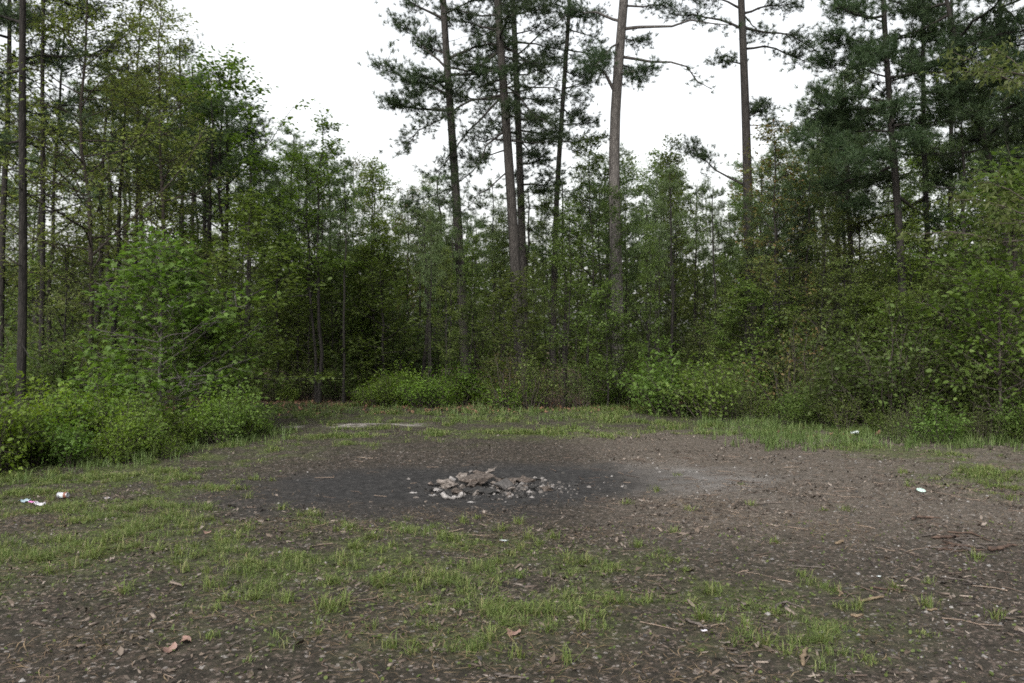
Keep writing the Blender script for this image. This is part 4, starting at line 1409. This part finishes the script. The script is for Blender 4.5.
M['paper'] = simple_mat('white_paper', [(.34, .33, .37), (.46, .44, .47), (.56, .54, .56)], 9, .7, .3)
M['plastic_green'] = simple_mat('pale_green_plastic', [(.28, .38, .33), (.38, .46, .42)], 9, .45, .1)
M['plastic_clear'] = simple_mat('bluish_plastic', [(.12, .17, .20), (.25, .32, .36), (.42, .48, .52)], 12, .35, .3)
M['bag'] = simple_mat('whitish_plastic_bag', [(.30, .33, .33), (.38, .41, .41), (.48, .5, .5)], 9, .5, .3)
M['alu'] = simple_mat('dull_aluminium', [(.32, .33, .35), (.5, .51, .53)], 15, .4, .2, metallic=.7)
M['red'] = simple_mat('orange_red_print', [(.10, .045, .035), (.16, .07, .045)], 15, .5, .1)
M['pink'] = simple_mat('magenta_print', [(.5, .12, .35), (.6, .3, .5)], 15, .5, .1)
M['wood_red'] = simple_mat('reddish_split_wood', [(.022, .016, .013), (.048, .031, .023), (.088, .058, .042)], 18, .8, .5)
M['wood_tan'] = simple_mat('tan_wood_chip', [(.075, .055, .036), (.12, .088, .056), (.17, .13, .088)], 18, .8, .3)
M['wood_grey'] = simple_mat('grey_weathered_wood', [(.03, .026, .023), (.06, .05, .043), (.11, .094, .083)], 18, .85, .5)
M['leaf_pink'] = simple_mat('pinkish_dry_leaf', [(.09, .052, .041), (.15, .092, .073), (.21, .145, .125)], 25, .7, .3)

o = crumple('paper_scrap', .10, .07, M['paper'], 31, .5); rest(o, 40, 504, .01, (0, .1, .3), 0); tag(o, 'crumpled white paper scrap beside the drink can at the left', 'litter')
pk = crumple('print', .05, .05, M['pink'], 36, .3); pk.parent = o; pk.location = (-.075, .0, .025)

bm = bmesh.new()
prof = [(0.0, .024), (.003, .027), (.012, .033), (.10, .033), (.112, .027), (.118, .026), (.116, .022), (.116, 0.0)]
def lathe(prof, k=20, dent=0.0, seed=0):
    V, Fq = [], []
    for z, r in prof:
        for i in range(k):
            a_ = 2 * math.pi * i / k
            rr_ = r * (1 - dent * max(0, math.sin(a_ * 1.0 + seed)) * (1 if .012 < z < .10 else .3))
            V.append((rr_ * math.cos(a_), rr_ * math.sin(a_), z))
    for j in range(len(prof) - 1):
        for i in range(k):
            Fq.append((j * k + i, j * k + (i + 1) % k, (j + 1) * k + (i + 1) % k, (j + 1) * k + i))
    return np.array(V), np.array(Fq)
bm.free()
x, y = GR(58, 497)
can = empty('drink_can', (x, y, float(gz(np.array([x]), np.array([y]))[0]) + .034))
can.rotation_euler = (math.radians(86), 0, 1.35)
V, Q = lathe([(0.002, .0), (.0, .024), (.003, .027), (.012, .033), (.045, .033)], 20, .15)
link('body', mesh_np('body', V, [Q], M['alu'], True), can)
V, Q = lathe([(.045, .0332), (.07, .030), (.08, .0332)], 20, .2)
link('white_band', mesh_np('white_band', V, [Q], M['bag'], True), can)
V, Q = lathe([(.08, .0333), (.10, .0333), (.112, .027)], 20, .1)
link('red_band', mesh_np('red_band', V, [Q], M['red'], True), can)
V, Q = lathe([(.112, .027), (.118, .026), (.116, .022), (.116, .0)], 20)
link('lid', mesh_np('lid', V, [Q], M['alu'], True), can)
tag(can, 'dented silver drink can with a white band in the left grass', 'can')
o = crumple('plastic_wrapper', .09, .08, M['plastic_clear'], 32, .5); rest(o, 25, 501, .005, (0, 0, .9), 0); tag(o, 'bluish clear plastic wrapper left of the white paper scrap', 'litter')
o = crumple('paper_flake', .05, .035, M['paper'], 33, .2); rest(o, 107, 497, .005, (0, 0, .2), 0); tag(o, 'tiny white paper flake right of the drink can', 'litter')
o = crumple('plastic_bag', .13, .10, M['bag'], 34, .55); rest(o, 855, 437, .06, (0, 0, .9), 0); tag(o, 'crumpled whitish plastic bag in the tall grass at the right', 'bag')
V, Q = lathe([(.0, .045), (.008, .047), (.011, .044), (.010, .038), (.007, .0)], 22)
o = link('plastic_disc', mesh_np('plastic_disc', V, [Q], M['plastic_green'], True)); rest(o, 921, 494, .012, (.2, .1, 0), 0); tag(o, 'pale green plastic disc lying at the edge of the right grass', 'litter')
o = crumple('foil_scrap', .06, .035, M['bag'], 35, .3); rest(o, 504, 541, .008, (0, 0, -.3), 0); tag(o, 'whitish foil scrap on the soil below the fire', 'litter')
o = crumple('paper_flake', .035, .022, M['paper'], 37, .2); rest(o, 704, 634, .006, (0, 0, .2), 0); tag(o, 'bright white paper flake among twigs in the right foreground', 'litter')
o = crumple('paper_flake', .03, .02, M['bag'], 38, .2); rest(o, 879, 577, .006, (0, 0, .7), 0); tag(o, 'white flake on the gravel right of the tan wood chips', 'litter')


def stick(name, pts, r, mat, label, cat='stick', group=None, k=5, flat=.85):
    P = np.array([[*GR(u, v), 0] for u, v in pts])
    n = 9
    ts = np.linspace(0, len(P) - 1, n)
    P = np.stack([np.interp(ts, range(len(P)), P[:, i]) for i in range(3)], 1)
    rs = np.random.default_rng(int(abs(pts[0][0] * 7 + pts[0][1])))
    P[:, :2] += rs.normal(size=(n, 2)) * .008
    P[:, 2] = gz(P[:, 0], P[:, 1]) + r * 1.0
    c = P.mean(0)
    tb = Tubes()
    R = r * .8 * (1 + .12 * rs.normal(size=n)).clip(.6, 1.4) * np.interp(np.arange(n), [0, 1, n - 3, n - 1], [.55, 1, .85, .3])
    tb.add(P - c, R, k)
    V = np.concatenate(tb.V)
    V[:, 2] *= flat
    o = link(name, mesh_np(name, V, [np.concatenate(tb.F), np.array([list(range(k))[::-1], list(range(len(V) - k, len(V)))])], mat), loc=tuple(c))
    tag(o, label, cat, group)
    return o


SG = 'split sticks heaped at the right'
for pts, r, mt, lab in [
    ([(931, 540), (955, 539), (958, 539)], .020, 'wood_red', 'reddish split stick at the left end of the right-hand stick heap'),
    ([(948, 535), (972, 536), (992, 543)], .013, 'wood_red', 'long thin stick across the top of the right-hand stick heap'),
    ([(941, 543), (962, 549), (975, 549)], .016, 'wood_red', 'brown stick slanting through the stick heap at the right'),
    ([(955, 541), (976, 549), (985, 548)], .015, 'wood_grey', 'grey-brown stick in the middle of the stick heap at the right'),
    ([(938, 552), (955, 547), (966, 547)], .013, 'wood_red', 'crooked stick in front of the stick heap at the right'),
    ([(964, 549), (975, 558), (992, 558)], .015, 'wood_grey', 'dark stick running from the heap towards the right edge'),
    ([(972, 545), (1000, 545)], .010, 'wood_grey', 'thin dark twig behind the flat orange-brown piece'),
    ([(989, 553), (1000, 551), (1010, 549)], .028, 'wood_red', 'flat orange-brown piece of wood right of the stick heap'),
    ([(1008, 547), (1018, 548)], .014, 'wood_red', 'short reddish stick by the right edge of the photo'),
    ([(911, 522), (916, 520), (942, 522)], .020, 'wood_red', 'bent reddish stick lying behind the stick heap'),
    ([(739, 502), (755, 505), (790, 504)], .012, 'wood_grey', 'thin grey stick lying on the grey soil right of the fire')]:
    stick('stick', pts, r, M[mt], lab, 'stick', SG if 'heap' in lab else None)
rs_ = random.Random(44)
for i in range(14):
    u, v = 960 + rs_.gauss(0, 16), 546 + rs_.gauss(0, 5)
    du, dv = rs_.uniform(8, 20), rs_.gauss(1.5, 3)
    stick('stick', [(u - du, v - dv), (u, v + rs_.gauss(0, .8)), (u + du, v + dv)], rs_.uniform(.007, .013), M[['wood_red', 'wood_grey', 'wood_grey'][i % 3]], 'thin broken stick lying crosswise in the right-hand stick heap', 'stick', SG)
for pts, r, mt, lab in [
    ([(860, 600), (884, 596)], .014, 'wood_tan', 'long tan wood chip, highest of the tan chips at the right'),
    ([(851, 615), (864, 614)], .014, 'wood_tan', 'short tan wood chip below the other tan chips at the right'),
    ([(837, 586), (841, 596)], .014, 'wood_tan', 'stubby orange wood chip pointing at the camera at the right'),
    ([(928, 607), (938, 606)], .009, 'wood_tan', 'small tan chip alone in the right-hand gravel'),
    ([(836, 546), (844, 543)], .016, 'wood_tan', 'tan wood chip behind the right foreground grass patch'),
    ([(870, 587), (912, 591)], .009, 'wood_red', 'reddish-brown twig beside the tan chips at the right'),
    ([(795, 568), (825, 569)], .010, 'wood_grey', 'dark stick behind the green patch in the right foreground'),
    ([(770, 610), (785, 603), (800, 607)], .012, 'wood_grey', 'bent grey stick in the green patch of the right foreground'),
    ([(684, 624), (708, 633)], .014, 'wood_grey', 'dark stick by the white flake in the right foreground'),
    ([(494, 679), (530, 681)], .010, 'wood_grey', 'dark stick at the bottom edge of the photo'),
    ([(800, 668), (806, 652)], .016, 'wood_tan', 'pale tan stub standing out at the bottom right'),
    ([(936, 575), (960, 578), (985, 583)], .008, 'wood_grey', 'thin dark twig on the gravel near the right edge')]:
    stick('wood_chip' if 'chip' in lab or 'stub' in lab else 'stick', pts, r, M[mt], lab, 'wood chip' if 'chip' in lab or 'stub' in lab else 'stick')


def dry_leaf(u, v, size, rz, label, seed):
    r = np.random.default_rng(seed)
    k = 26
    th = np.linspace(0, 2 * math.pi, k, endpoint=False)
    rad = .5 * (.72 + .28 * np.abs(np.cos(2.5 * th))) * (1 + .08 * r.normal(size=k))
    ring = np.stack([rad * np.cos(th) * 1.15, rad * np.sin(th) * .8, .16 * np.cos(2 * th + 1) + .10 * r.random(k)], 1)
    V = np.concatenate([[[0, 0, .03]], ring * .5, ring])
    V[1:k + 1, 2] = ring[:, 2] * .3
    V *= size
    V[:, 2] -= V[:, 2].min()
    j = np.arange(k)
    tri = np.stack([np.zeros(k, int), 1 + j, 1 + (j + 1) % k], 1)
    q = np.stack([1 + j, 1 + k + j, 1 + k + (j + 1) % k, 1 + (j + 1) % k], 1)
    o = link('dry_leaf', mesh_np('dry_leaf', V, [tri, q], M['leaf_pink'], True))
    rest(o, u, v, .0, (0, 0, rz), -.003)
    tag(o, label, 'leaf')


dry_leaf(514, 640, .085, .3, 'large pinkish dry leaf in the middle of the foreground', 1)
dry_leaf(168, 658, .10, 1.3, 'pale lobed dry leaf at the bottom left', 2)
dry_leaf(186, 650, .075, 2.3, 'dark curled dry leaf right of the pale lobed one', 3)
dry_leaf(500, 612, .06, .8, 'smaller dry leaf behind the large pinkish one', 4)
dry_leaf(208, 536, .07, .5, 'dry leaf lying between grass tufts in the left foreground', 5)
